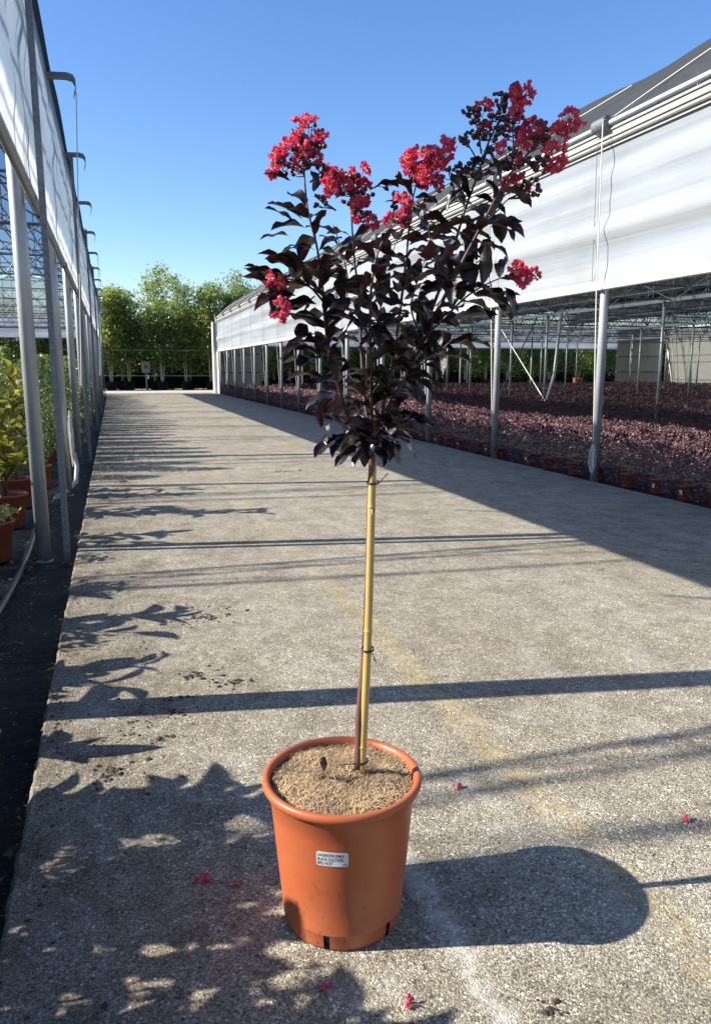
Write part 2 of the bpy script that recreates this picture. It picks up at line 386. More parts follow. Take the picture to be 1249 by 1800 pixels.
# long curtain on the road side
def curtain(x, z0, z1, y0, y1, amp, seed, sgn=1, dy=.35, nz=26, vert=0., hoops=2.78, y_ref=8.5):
    m = MB(); ys = np.arange(y0, y1 + dy * .5, dy); vs = []
    r = random.Random(seed); ph = [r.uniform(0, 6.28) for _ in range(8)]
    for y in ys:
        for j in range(nz + 1):
            t = j / nz; z = z0 + (z1 - z0) * t
            q = math.sin(math.pi * t)
            d = amp * (math.sin(t * 17 + ph[0] + .25 * math.sin(y * .8 + ph[1])) * .5 + math.sin(t * 31 + ph[2] + .4 * math.sin(y * .5)) * .28 + math.sin(t * 9 + y * .35 + ph[3]) * .5) * (.3 + q)
            d += vert * math.sin(y * 7 + ph[4] + math.sin(y * 2.3) * 2) * q * (1 - t * .5)
            d += amp * .6 * abs(math.sin(math.pi * (y - y_ref) / hoops)) * q
            vs.append((x - sgn * d, y, z))
    w = nz + 1
    fs = [(i * w + j, (i + 1) * w + j, (i + 1) * w + j + 1, i * w + j + 1) for i in range(len(ys) - 1) for j in range(nz)]
    m.add(vs, fs); return m
curtain(GX - .07, 2.46, 3.98, Y0, 45.2, .036, 4).build('curtain', M['curtain'], rh, True)
m = MB(); m.add([(GX - .075, Y0, 2.38), (GX - .075, 45.2, 2.38), (GX - .078, 45.2, 2.465), (GX - .078, Y0, 2.465)], [(0, 1, 2, 3)])
m.tube([(GX - .07, Y0, 2.37), (GX - .07, 45.2, 2.37)], .03, 10)
m.build('curtain_hem', M['white_rail'], rh, False)
# fascia: roller tube, gutter lip and two film clamps
m = MB(); m.tube([(GX - .12, Y0, 4.24), (GX - .12, 45.6, 4.24)], .030, 10); m.build('gutter_rail', M['white_rail'], rh, True)
m = MB(); m.box(GX - .10, GX - .085, Y0, 45.6, 3.975, 4.20); m.build('fascia_board', simple('yellowed film band', (.27, .27, .235), .4, var=.25, scale=3), rh)
for zz in (4.165, 4.085, 4.02):
    m = MB(); m.tube([(GX - .115, Y0, zz), (GX - .115, 45.6, zz)], .009 if zz > 4.03 else .016, 6); m.build('film_clamp', M['white_rail'] if zz > 4.03 else M['galv_dark'], rh)
m = MB(); m.box(GX - .04, GX + .12, Y0, 45.6, 4.1, 4.22); m.build('gutter', M['galv'], rh)
# roof: arches, purlins, trusses, net
RZ = 1.9
def arch_z(t): return 4.2 + RZ * math.sin(math.pi * t) ** .8
# brackets, lift ropes
def bracket_mesh():
    m = MB(); n = 8; vs = []
    for yy in (0, .24):
        for k in range(n + 1):
            a = math.pi * (1.15 - 1.3 * k / n)
            vs.append((-.03 - .10 * max(0, math.sin(a)) * 1.0, yy, .02 + .085 * math.cos(a)))
    w = n + 1; m.add(vs, [(k, k + 1, w + k + 1, w + k) for k in range(n)])
    m.add([vs[k] for k in range(w)] + [(0, 0, .02)], [(k, k + 1, w) for k in range(n)])
    return m.mesh('bracket', M['galv_dark'], True)
bm_ = bracket_mesh()
for y in PY:
    link('bracket', bm_, rh, (GX - .10, y - .12, 4.22))
    m = MB(); m.tube([(GX - .22, y - .12, 4.26), (GX - .17, y - .1, 2.4), (GX - .07, y - .07, .5)], .007, 6)
    m.tube([(GX - .22, y - .12, 4.26), (GX - .06, y - .1, 4.32), (GX + .12, y - .45, arch_z(.12 / BAY) + .12), (GX + .4, y - 1.2, arch_z(.4 / BAY) + .12), (GX + .72, y - 2.1, arch_z(.72 / BAY) + .085)], .007, 6)
    m.build('rope', M['rope'], rh)
    m = MB(); m.tube([(GX - .12, y + .12, 4.2), (GX - .10, y + .10, 2.36)], .004, 5); m.build('rope', M['galv_dark'], rh)
def truss_mesh(z_low=3.12, w=BAY, n=10, zf=arch_z, mat='galv_truss', r=.022):
    m = MB()
    m.tube([(w * i / 16, 0, zf(i / 16)) for i in range(17)], r * 1.2, 6)
    m.tube([(0, 0, z_low), (w, 0, z_low)], r, 6)
    m.tube([(w * .08, 0, z_low + .55), (w * .92, 0, z_low + .55)], r * .8, 6)
    for i in range(n):
        x0, x1 = w * i / n, w * (i + 1) / n; xm = (x0 + x1) / 2
        m.tube([(x0, 0, z_low), (xm, 0, z_low + .55)], r * .6, 5); m.tube([(xm, 0, z_low + .55), (x1, 0, z_low)], r * .6, 5)
        if i % 3 == 1: m.tube([(xm, 0, z_low + .55), (xm, 0, zf(xm / w))], r * .6, 5)
    m.tube([(0, 0, z_low), (0, 0, zf(0))], r, 6); m.tube([(w, 0, z_low), (w, 0, zf(1))], r, 6)
    m.tube([(0, 0, z_low), (w * .1, 0, zf(.1))], r * .8, 6); m.tube([(w, 0, z_low), (w * .9, 0, zf(.9))], r * .8, 6)
    return m.mesh('roof_truss', M[mat])
tm = truss_mesh()
for b in range(NB):
    for y in PY + [PY[-1] + 1.3]:
        if y > 4: link('roof_truss', tm, rh, (GX + b * BAY, y, 0))
for b in range(1, NB):
    m = MB(); x = GX + b * BAY; m.box(x - .06, x + .06, Y0, Y1, 3.07, 3.16); m.build('gutter_beam', M['galv'], rh)
    m = MB()
    for y in PY:
        if y > 6:
            m.tube([(x, y, 3.1), (x, y + 1.39, 3.66)], .014, 5); m.tube([(x, y + 1.39, 3.66), (x, y + 2.78, 3.1)], .014, 5)
    m.tube([(x, Y0, 3.67), (x, Y1, 3.67)], .022, 6); m.build('lattice_beam', M['galv_truss'], rh)
for b in range(NB):
    for t in (.12, .3, .5, .7, .88):
        m = MB(); x = GX + BAY * (b + t); m.tube([(x, Y0, arch_z(t) - .04), (x, Y1, arch_z(t) - .04)], .018, 6); m.build('purlin', M['galv_truss'], rh)
    for q in (.25, .75):
        m = MB(); x = GX + BAY * (b + q); m.tube([(x, Y0, 3.10), (x, Y1, 3.10)], .016, 6); m.build('tie_bar', M['galv_truss'], rh)
def net_mesh(b, seed):
    m = MB(); r = random.Random(seed); ys = np.arange(Y0 - .1, Y1 + .3, .28); nt = 26; vs = []
    p = [r.uniform(0, 6) for _ in range(6)]
    for y in ys:
        for i in range(nt + 1):
            t = i / nt
            sag = -.07 * abs(math.sin(math.pi * (y - 8.5) / 2.78)) * math.sin(math.pi * t) ** .4
            wv = .035 * math.sin(y * 1.1 + t * 7 + p[0]) + .02 * math.sin(y * 3.1 - t * 11 + p[1])
            vs.append((GX + BAY * (b + t) + (-.02 if b == 0 else 0), y, arch_z(t) + .06 + (sag + wv) * min(1, t * 14) * min(1, (1 - t) * 14)))
    w = nt + 1
    m.add(vs, [(i * w + j, i * w + j + 1, (i + 1) * w + j + 1, (i + 1) * w + j) for i in range(len(ys) - 1) for j in range(nt)]); return m
for b in range(NB): net_mesh(b, b).build('shade_net', M['net'], rh, True)
# far end wall
for b in range(NB):
    x = GX + b * BAY; m = MB(); n = 16
    vs = [(x + BAY * i / n, 46.32, arch_z(i / n)) for i in range(n + 1)] + [(x + BAY * i / n, 46.32, 4.1) for i in range(n + 1)]
    m.add(vs, [(i, i + 1, n + 2 + i, n + 1 + i) for i in range(n)]); m.build('gable_film', M['film_gable'], rh)
    for q in (0, .33, .66):
        if b == 0 and q == 0: continue
        m = MB(); m.tube([(x + BAY * q, 46.25, -.05), (x + BAY * q, 46.25, 4.1)], .05, 8); m.build('end_post', M['galv'], rh, True)
m = MB(); yy = 46.4
def ripplewall(x0, x1, z0, z1, y, amp=.02, dx=.25, nz=10):
    m = MB(); xs = np.arange(x0, x1 + dx * .5, dx); w = nz + 1
    vs = [(x, y + amp * math.sin(j * 1.9 + .6 * math.sin(x * .9)) + amp * .7 * math.sin(x * 1.3 + j * .8), z0 + (z1 - z0) * j / nz) for x in xs for j in range(w)]
    m.add(vs, [(i * w + j, (i + 1) * w + j, (i + 1) * w + j + 1, i * w + j + 1) for i in range(len(xs) - 1) for j in range(nz)]); return m
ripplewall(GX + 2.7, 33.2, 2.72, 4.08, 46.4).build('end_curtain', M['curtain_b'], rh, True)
m = MB(); m.tube([(GX + 2.7, 46.33, 2.7), (33.2, 46.33, 2.7)], .035, 6); m.tube([(GX, 46.3, 3.55), (33.2, 46.3, 3.55)], .035, 6); m.tube([(GX, 46.3, 4.1), (37, 46.3, 4.1)], .05, 6)
m.build('end_rail', M['white_rail'], rh)
def sheets(x0, x1, z0, z1, y, step, name, mat, along='x'):
    """corrugated cladding sheets, one object each"""
    k = x0
    while k < x1 - .01:
        e = min(k + step, x1); m = MB(); n = 12; vs = []
        for i in range(n + 1):
            a = k + (e - .012 - k) * i / n; d = .018 * (i % 2)
            for z in (z0, z1): vs.append((a, y + d, z) if along == 'x' else (y + d, a, z))
        m.add(vs, [(2 * i, 2 * i + 2, 2 * i + 3, 2 * i + 1) for i in range(n)]); m.build(name, mat, rh); k = e
sheets(GX + .1, GX + 2.6, -.05, 4.15, 46.45, 1.25, 'wall_sheet', M['cream'])
sheets(33.3, 37.05, -.05, 4.15, 46.45, 1.25, 'wall_sheet', M['cream'])
for i in range(9): sheets(23.6 + i * 2.5, 23.6 + i * 2.5 + 2.5, -.05, 4.15, 37.1, 2.5, 'wall_sheet', M['cream'], 'y')
for (xa, xb) in ((GX + .1, GX + 2.6), (33.3, 37.0)):
    for zz in (1.15, 2.2, 3.2):
        m = MB(); m.box(xa, xb, 46.36, 46.42, zz, zz + .06); m.build('wall_rail', M['galv_dark'], rh)
m = MB(); m.box(GX - .22, GX + .02, 45.75, 46.5, -.05, 4.05); m.build('corner_column', M['white_rail'], rh)
m = MB(); m.box(GX + .06, GX + .16, 45.7, 46.3, -.05, 2.36); m.build('side_panel', M['cream'], rh)
m = MB(); m.box(GX - .05, GX + .04, 45.05, 45.7, -.05, 2.36); m.build('side_panel', M['cream'], rh)
m = MB(); m.box(GX + .25, GX + .75, 46.36, 46.43, 1.7, 2.2); m.build('wall_box', M['galv_dark'], rh)
# rope coil on the nearest pole
def coil(x, y, z0, z1, n=7, seed=1, w=.05):
    m = MB(); r = random.Random(seed)
    for k in range(n):
        a = r.uniform(0, 6.28); pts = []; ww = w * r.uniform(.5, 1.2); lo = z0 + r.uniform(0, .12); dx, dy = math.cos(a), math.sin(a)
        for i in range(17):
            q = 2 * math.pi * i / 16
            pts.append((x + dx * ww * math.sin(q) + r.uniform(-.004, .004), y + dy * ww * math.sin(q), (lo + z1) / 2 - (lo - z1) / 2 * math.cos(q) * 1.0))
        m.tube(pts, .0045, 5, False)
    m.tube([(x - w * .7, y, z1 - .08), (x + w * .7, y, z1 - .07)], .012, 5)
    return m
tag(coil(GX - .09, 8.40, .04, .45, 5, 3, .04).build('rope_coil', M['rope']), 'coil of pale rope at the foot of the nearest right steel pole', 'rope')
tag(coil(-.51, 9.66, .25, .92, 5, 5, .03).build('rope_coil', M['rope']), 'bundle of white rope tied to a steel pole of the greenhouse left of the road', 'rope')

# ================================================================== LEFT GREENHOUSE
LX = -.60
LY = [-3.2, 0.05, 3.31, 6.41, 9.78, 13.07, 16.6, 20.0, 23.4, 26.8, 30.2, 33.6, 37., 40.4, 43.8, 46.0]
lh = thing('open_greenhouse', 'tall greenhouse on the left with a row of grey poles and rolled up white film', 'greenhouse', (LX, 6.41, ZL))
pl = pole_mesh('pole', 4.5, .056, M['galv'], ZL - .02, 16)
for y in LY: link('pole', pl, lh, (LX, y, 0))
pt = MB(); pt.box(-.022, .022, -.03, .03, ZL - .02, 4.56); ptm = pt.mesh('guard_post', M['galv_dark'])
for y in (-.1, 6.24, 12.95, 19.6, 26.4, 33.2, 40.): link('guard_post', ptm, lh, (-.415, y, 0))
link('guard_post', ptm, lh, (-.74, 3.245, 0))  # unseen post added off the line to double the pole's shadow
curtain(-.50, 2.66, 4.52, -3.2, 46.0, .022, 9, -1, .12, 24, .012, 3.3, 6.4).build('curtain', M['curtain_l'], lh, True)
m = MB(); m.tube([(-.485, -3.2, 2.62), (-.485, 46, 2.62)], .034, 10); m.build('roller_tube', M['galv'], lh, True)
for y in (6.9, 10.15, 13.5, 17, 20.4, 3.6):
    m = MB(); m.tube([(-.485, y - .05, 2.62), (-.485, y + .05, 2.62)], .041, 10); m.build('tube_coupling', M['black'], lh)
m = MB()
ys = np.arange(-3.2, 46.1, .3)
for i in range(len(ys) - 1):
    a, b_ = ys[i], ys[i + 1]; za, zb = [4.60 + .12 * abs(math.sin(math.pi * (q - 6.3) / 3.3)) for q in (a, b_)]
    m.add([(-.53, a, 4.5), (-.53, b_, 4.5), (-.47, b_, zb), (-.47, a, za), (-.72, b_, zb + .06), (-.72, a, za + .06)], [(0, 1, 2, 3), (3, 2, 4, 5)])
m.build('eave_net', M['dark_cloth'], lh, True)
m = MB(); m.box(-.68, -.55, -3.2, 46, 4.42, 4.52); m.build('gutter', M['galv_dark'], lh)
hk = MB(); prof = [(-.08, .02), (.12, .03), (.18, .015), (.205, -.03), (.205, -.10), (.185, -.16)]
for (dz, s) in ((0, 1), (-.028, -1)): pass
vs = []
for (x, z) in prof: vs += [(x, -.05, z), (x, .05, z), (x - .01, .05, z - .05), (x - .01, -.05, z - .05)]
fs = []
for i in range(len(prof) - 1):
    for k in range(4): fs.append((i * 4 + k, i * 4 + (k + 1) % 4, (i + 1) * 4 + (k + 1) % 4, (i + 1) * 4 + k))
fs += [(0, 3, 2, 1), tuple(len(prof) * 4 - 4 + k for k in range(4))]
hk.add(vs, fs); hkm = hk.mesh('hook_bracket', M['galv_dark'])
for y in LY:
    link('hook_bracket', hkm, lh, (-.42, y - .15, 4.53))
for i, y in enumerate(LY):
    if i in (4, 8, 9): m = MB(); m.tube([(-.215, y - .15, 4.38), (-.36, y - .1, 1.2)], .006, 5); m.build('rope', M['rope'], lh)
def larch(t): return 4.5 + 1.75 * math.sin(math.pi * t) ** .8
ltm = truss_mesh(3.55, 7.4, 9, larch, 'galv_dark', .019)
LB = [LX - 7.4, LX - 14.8]
for x in LB:
    for y in LY[1:]:
        link('roof_truss', ltm, lh, (x, y, 0)); 
for b, x in enumerate(LB):
    for t in (.02, .34, .42, .5, .57, .64, .71, .78, .85, .92, .97):
        m = MB(); m.tube([(x + 7.4 * t, -3.2, larch(t) - .04), (x + 7.4 * t, 46, larch(t) - .04)], .024 if t > .4 else .012, 6); m.build('purlin', M['galv_dark'], lh)
    m = MB(); w = 21; yl = np.arange(-3.2, 46.1, 1.5)
    vs = [(x + 7.4 * i / 20, y, larch(i / 20) + .02) for y in yl for i in range(w)]
    m2 = MB(); m.add(vs, [(j * w + i, j * w + i + 1, (j + 1) * w + i + 1, (j + 1) * w + i) for j in range(len(yl) - 1) for i in range(7)])
    m2.add(vs, [(j * w + i, j * w + i + 1, (j + 1) * w + i + 1, (j + 1) * w + i) for j in range(len(yl) - 1) for i in range(7, 20)])
    m.build('roof_film', M['film_clear'], lh, True); m2.build('roof_film', M['film_blue'], lh, True)
    m = MB(); vs = [(x + 7.4 * i / 16, 46.05, larch(i / 16)) for i in range(17)] + [(x + 7.4 * i / 16, 46.05, 4.1) for i in range(17)]
    m.add(vs, [(i, i + 1, 18 + i, 17 + i) for i in range(16)]); m.build('gable_film', M['film_gable'], lh)
    for q in (0, .5):
        m = MB(); m.tube([(x + 7.4 * q, 45.9, ZL), (x + 7.4 * q, 45.9, 4.5)], .04, 6); m.build('end_post', M['galv_dark'], lh)
for y in LY[3:14:2]:
    link('pole', pl, lh, (LX - 7.4, y, 0))
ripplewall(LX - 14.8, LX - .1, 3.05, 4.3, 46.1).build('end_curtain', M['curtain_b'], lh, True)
m = MB(); m.tube([(LX - 14.8, 46, 3.03), (LX, 46, 3.03)], .035, 6); m.tube([(LX - 14.8, 46, 3.6), (LX, 46, 3.6)], .03, 6); m.build('end_rail', M['galv_dark'], lh)
for i in range(len(LY) - 1):
    if LY[i] > 2: m = MB(); m.tube([(LX - .12, LY[i], 4.4), (LX - 1.9, LY[i] + 1.6, 3.6)], .016, 5); m.build('knee_brace', M['galv_dark'], lh)

# irrigation pipe and hose along the left bed
m = MB(); pts = [(-.75 + .025 * math.sin(y * 1.3), y, ZL + .035) for y in np.arange(-2, 9.3, .3)]
m.tube(pts, .024, 10); tag(m.build('irrigation_pipe', M['pipe'], smooth=True), 'dark irrigation pipe lying along the black ground cover by the terracotta pots', 'pipe')
m = MB(); pts = [(-.70, 9.3, ZL + .04), (-.60, 9.75, ZL + .05), (-.51, 10.05, ZL + .12), (-.49, 10.15, ZL + .3), (-.52, 10.2, ZL + .45), (-.60, 10.1, ZL + .52)]
m.tube(pts, .028, 10); tag(m.build('hose', M['hose'], smooth=True), 'grey ribbed hose curving up behind the second steel pole on the left', 'hose')

# ================================================================== PLANT MATERIALS
M['pot'] = None
def terracotta(name, c0, c1, dirt=.5):
    t = NT(name); v = t.vec()
    n = t.noise(4, 4, v); col = t.mix(n, c0, c1)
    sp = t.noise(70, 4, t.vec((1, 1, .55)), .6)
    z = t.n('SeparateXYZ', Vector=v).outputs[2]
    low = t.ramp(z, [(0., 1.), (.22, .25), (.5, .12)])
    spk = t.math('MULTIPLY', t.ramp(sp, [(.60, 0.), (.67, 1.)]), low)
    col = t.mix(t.math('MULTIPLY', spk, dirt), col, (.07, .045, .03))
    scuff = t.ramp(t.noise(38, 6, t.vec((1, 1, .12)), .7), [(.60, 0.), (.72, .30)])
    col = t.mix(scuff, col, (.40, .15, .075)); wat = t.ramp(t.noise(3.5, 6, t.vec((1, 1, 1.6)), .75), [(.5, 0.), (.56, .18), (.62, 0.)])
    col = t.mix(wat, col, (.20, .07, .035))
    dust = t.math('MULTIPLY', t.ramp(t.noise(11, 5, v, .7), [(.45, 0.), (.75, .3)]), t.ramp(z, [(.0, 1.), (.4, .4)]))
    col = t.mix(dust, col, (.30, .17, .10))
    return t.done(t.bsdf(col, t.math('ADD', t.math('MULTIPLY', n, .2), .30), 0, .42, t.bump(t.noise(90, 3, v), .06, .002)))
M['pot'] = terracotta('terracotta plastic', (.33, .078, .026), (.39, .098, .036), .8)
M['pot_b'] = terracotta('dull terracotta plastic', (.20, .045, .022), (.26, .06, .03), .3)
M['soil'] = simple('dark potting soil', (.035, .026, .02), .95, var=.5, scale=60, bump=.8, bscale=90)
M['bark'] = simple('pale trunk bark', (.42, .40, .34), .8, var=.3, scale=12)
M['stem'] = simple('brown stem', (.10, .06, .04), .7, var=.3, scale=30)
M['maroon'] = leafy('maroon shrub leaves', (.058, .028, .036), (.165, .10, .112), .5, .25, (.24, .09, .10), c2=(.36, .04, .09), rare=.985, spec=.35)
M['green_tree'] = leafy('tall tree leaves', (.020, .045, .010), (.11, .17, .04), .42, .34, (.22, .34, .06))
M['green_tree2'] = leafy('lighter tree leaves', (.035, .065, .012), (.18, .23, .05), .42, .38, (.36, .44, .07))
M['hedge'] = leafy('dark hedge leaves', (.007, .016, .005), (.022, .042, .014), .6, .1, (.03, .06, .01))
M['shrub_g'] = leafy('small glossy pale green leaves', (.025, .05, .016), (.19, .25, .075), .32, .3, (.22, .32, .08), c2=(.46, .48, .26), rare=.93)
M['pine_y'] = leafy('yellow variegated leaves', (.22, .26, .08), (.52, .50, .20), .4, .3, (.5, .5, .15))
def magnolia():
    t = NT('big olive leaves'); v = t.vec(coord='Object')
    r = t.objrand(); col = t.ramp(r, [(0, (.045, .075, .018)), (.45, (.12, .16, .028)), (.8, (.20, .20, .035)), (.93, (.17, .10, .05))])
    back = t.n('NewGeometry').outputs['Backfacing']
    col = t.mix(back, col, t.mix(r, (.20, .11, .045), (.20, .22, .06)))
    b = t.bsdf(col, .22, 0, .6); tr = t.n('BsdfTranslucent', Color=t.ramp(r, [(0, (.30, .38, .04)), (1, (.50, .42, .05))]))
    return t.done(t.mixsh(.33, b, tr.outputs[0]))
M['magnolia'] = magnolia()

def pot_profile(rb, rt, h, lip=.008, rim=.02, wall=.004):
    return [(0.001, .004), (rb * .96, .004), (rb, .012), (rt - .002, h - rim * 1.3), (rt + lip, h - rim * 1.2), (rt + lip * 1.15, h - rim * .5), (rt + lip, h - .002), (rt + lip * .4, h), (rt - wall, h - .003), (rt - wall * 1.5, h - .035), (0.001, h - .035)]
def simple_pot(name, rb, rt, h, mat, n=24):
    m = MB(); pr = pot_profile(rb, rt, h); m.lathe(pr[:-1], n, mi=0); m.lathe(pr[-2:], n, mi=1); return m.mesh(name, [mat, M['soil']], True)

# ------------------------------------------------------------------ maroon shrubs on the right
def shrub_cloud(seed, n, R=.25, H=.40, z0=.17, ll=.036):
    rr = np.random.default_rng(seed)
    th = rr.uniform(0, 2 * np.pi, n); u = rr.uniform(0, 1, n) ** .5; el = rr.uniform(-.5, 1, n) * np.pi / 2
    k = rr.uniform(.55, 1.08, n) ** .6
    P = np.stack([R * k * np.cos(el) * np.cos(th), R * k * np.cos(el) * np.sin(th), z0 + .06 + (H - .06) * np.maximum(k * np.sin(el), -.35)], 1)
    P += rr.normal(size=P.shape) * .02
    return leafcloud('foliage', P, ll, ll * .55, M['maroon'], .35)
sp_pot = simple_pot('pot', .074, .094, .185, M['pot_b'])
stk = MB(); stk.box(-.018, .018, -.0012, .0012, -.022, .022); stk_me = stk.mesh('white_tag', simple('white paper tag', (.78, .78, .76), .5, var=.05))
fol = [shrub_cloud(i, 900, .31) for i in range(6)]
folf = [shrub_cloud(20 + i, 330, .31, ll=.055) for i in range(4)]
yy = 5.0; idx = 0; r = random.Random(2)
while yy < 44.5:
    idx += 1
    x = 6.02 + r.uniform(-.03, .08)
    lab = 'maroon shrub in terracotta pot, %s from the near end of the roadside row' % ordw(idx)
    t = thing('potted_shrub', lab, 'shrub', (x, yy, ZR), 'maroon shrubs in terracotta pots along the right edge of the road')
    link('pot', sp_pot, t, t.location)
    far = yy > 16
    o = link('foliage', (folf if far else fol)[r.randrange(4 if far else 6)], t, t.location)
    s = r.uniform(.82, 1.12); o.scale = (s, s, r.uniform(.85, 1.1)); o.rotation_euler.z = r.uniform(0, 6.28)
    if not far and r.random() < .75:
        o = link('white_tag', stk_me, t, t.location + Vector((-.094, -.045, .105))); o.rotation_euler = (R_(6), 0, R_(-64))
    yy += r.choice([.40, .46, .52, .66]) + (.25 if 9.5 < yy < 15 and r.random() < .5 else 0)
def field():
    rr = np.random.default_rng(5); Ps = []; Ls = []
    for (x0, x1, y0, y1, dens, ll) in ((6.25, 11, 3.5, 11.5, 760, .036), (11, 17, 5, 14, 300, .05), (6.3, 12, 11.5, 19, 330, .046), (12, 24, 14, 24, 110, .075), (6.3, 12, 19, 45.5, 130, .075), (12, 24, 24, 45.5, 85, .09), (24, 36.8, 14, 45.5, 60, .10)):
        n = int((x1 - x0) * (y1 - y0) * dens)
        x = rr.uniform(x0, x1, n); y = rr.uniform(y0, y1, n)
        cell = .44; gx = np.floor(x / cell); gy = np.floor(y / cell)
        hsh = np.modf(np.abs(np.sin(gx * 12.9898 + gy * 78.233) * 43758.5453))[0]; h2 = np.modf(np.abs(np.sin(gx * 39.34 + gy * 11.135) * 24634.6345))[0]
        cx = (gx + .5 + (hsh - .5) * .35) * cell; cy = (gy + .5 + (h2 - .5) * .35) * cell
        d2 = ((x - cx) ** 2 + (y - cy) ** 2) / (.27 ** 2)
        top = ZR + .28 + .08 * hsh + .19 * np.sqrt(np.clip(1.15 - d2, 0, 1)) + .05 * np.sin(x * .9 + 1) * np.sin(y * .7) + .07 * np.clip((x - 6.5) / 3, 0, 1)
        z = top - np.abs(rr.normal(size=n)) * .055 - (x < 6.9) * rr.uniform(0, .30, n) + (rr.uniform(size=n) > .93) * rr.uniform(0, .06, n)
        Ps.append(np.stack([x, y, z], 1)); Ls.append(np.full(n, ll))
    P = np.concatenate(Ps); L = np.concatenate(Ls)[:, None]
    n = len(P); nrm = unit(n) + np.array([0, 0, .8]); nrm /= np.linalg.norm(nrm, axis=1)[:, None]
    d = unit(n); d -= nrm * (d * nrm).sum(1)[:, None]; d /= np.linalg.norm(d, axis=1)[:, None]; w = np.cross(nrm, d)
    s = rng.uniform(.7, 1.3, n)[:, None] * L
    return quads_mesh('shrub_bed', P, d * s * .55, w * s * .30, M['maroon'])
tag(link('shrub_bed', field()), kind='stuff')

# ------------------------------------------------------------------ left bed
def big_leaf(seed, L=.20, Wd=.075):
    r = random.Random(seed); m = MB(); nl, nw = 7, 4; a = R_(r.uniform(5, 30)); arch = R_(r.uniform(30, 75)); y = z = 0; vs = []
    for i in range(nl + 1):
        t = i / nl; w = Wd * .5 * (math.sin(math.pi * min(1, t ** .8)) ** .75 if 0 < t < 1 else .02)
        for j in range(nw + 1):
            u = (j / nw - .5) * 2
            vs.append((u * w, y, z + abs(u) * w * .35 + .004 * math.sin(t * 9 + u * 2)))
        th = a - arch * t; y += math.cos(th) * L / nl; z += math.sin(th) * L / nl
    k = nw + 1
    m.add(vs, [(i * k + j, i * k + j + 1, (i + 1) * k + j + 1, (i + 1) * k + j) for i in range(nl) for j in range(nw)]); return m.mesh('leaf', M['magnolia'], True)
blm = [big_leaf(i) for i in range(5)]
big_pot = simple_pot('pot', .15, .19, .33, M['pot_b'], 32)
def aim(d, up=Vector((0, 0, 1)), roll=0.):
    d = d.normalized(); x = d.cross(up)
    if x.length < 1e-3: x = Vector((1, 0, 0))
    x.normalize(); z = x.cross(d); mt = Matrix((x, d, z)).transposed().to_4x4()
    return mt @ Matrix.Rotation(roll, 4, 'Y')
def magnolia_plant(x, y, h, n, lab, seed, spread=.26):
    t = thing('magnolia_plant', lab, 'potted plant', (x, y, ZL), 'broad leaved plants in terracotta pots in the left bed')
    link('pot', big_pot, t, t.location); r = random.Random(seed)
    m = MB(); tips = []
    for k in range(4):
        a = r.uniform(0, 6.28); e = Vector((math.cos(a) * spread * .55, math.sin(a) * spread * .55, h * r.uniform(.75, 1)))
        p = [Vector((0, 0, .27)), Vector((e.x * .5, e.y * .5, .27 + (e.z - .27) * .5)), e]
        m.tube([Vector((x, y, ZL)) + q for q in p], [.009, .007, .004], 6); tips.append(p)
    m.build('stem', M['stem'], t, True)
    for i in range(n):
        p = tips[i % 4]; q = r.uniform(.15, 1); c = p[0].lerp(p[2], q)
        a = i * 2.4 + r.uniform(-.4, .4); el = r.uniform(-.1, .75) + q * .35
        d = Vector((math.cos(a) * math.cos(el), math.sin(a) * math.cos(el), math.sin(el)))
        o = link('leaf', blm[r.randrange(5)], t, t.location + c); s = r.uniform(.85, 1.45)
        o.rotation_euler = aim(d, roll=r.uniform(-.6, .6)).to_euler(); o.scale = (s, s, s)
magnolia_plant(-1.04, 7.9, 1.55, 84, 'tall plant with big olive leaves in terracotta pot at the left photo edge', 4, .30)
magnolia_plant(-1.08, 9.05, 1.2, 66, 'lower broad leaved plant in dull red pot just left of the first steel pole', 8, .26)
magnolia_plant(-1.10, 3.75, .82, 40, 'short broad leaved plant in the left bed, just outside the photo beside the soil strip', 14, .26)
magnolia_plant(-1.10, 2.62, 1.02, 60, 'broad leaved plant in the left bed whose shadow reaches the potted tree', 15, .32)
magnolia_plant(-1.06, 2.10, 1.15, 64, 'broad leaved plant in the left bed throwing the middle of the large leafy shadow', 16, .34)
magnolia_plant(-1.12, 1.62, 1.10, 60, 'broad leaved plant in the left bed nearest the camera, throwing the lowest leafy shadow', 17, .32)
magnolia_plant(-1.12, 5.15, .78, 36, 'short broad leaved plant in the left bed, second beyond the photo edge', 18, .26)
for (x, y, h, n, lab, sd) in ((-1.45, 2.50, 1.24, 64, 'bushy broad leaved plant of the second line, throwing the top of the leafy shadow', 31), (-1.42, 1.95, 1.18, 56, 'bushy broad leaved plant of the second line beside the potted tree', 32), (-1.08, 1.18, 1.0, 80, 'broad leaved plant abreast of the bottom edge of the photo', 33), (-1.40, 1.30, 1.05, 48, 'bushy plant of the second line level with the bottom photo edge', 34), (-.86, 1.5, .6, 60, 'low broad leaved plant nearest the concrete edge', 36), (-.95, 3.1, .5, 40, 'low broad leaved plant before the nearest left pole outside the photo', 37)):
    magnolia_plant(x, y, h, n, lab, sd, .30)
magnolia_plant(-1.70, 6.9, 1.38, 56, 'tall broad leaved plant in the second line of the left bed, mostly outside the photo', 21, .30)
magnolia_plant(-1.75, 8.3, 1.66, 60, 'tallest broad leaved plant, behind the pot at the left photo edge', 22, .30)
magnolia_plant(-1.78, 9.7, 1.62, 60, 'tall broad leaved plant behind the dull red pot by the first left pole', 23, .30)
magnolia_plant(-1.15, 4.5, .92, 46, 'medium broad leaved plant in the left bed between the two short ones', 24, .28)
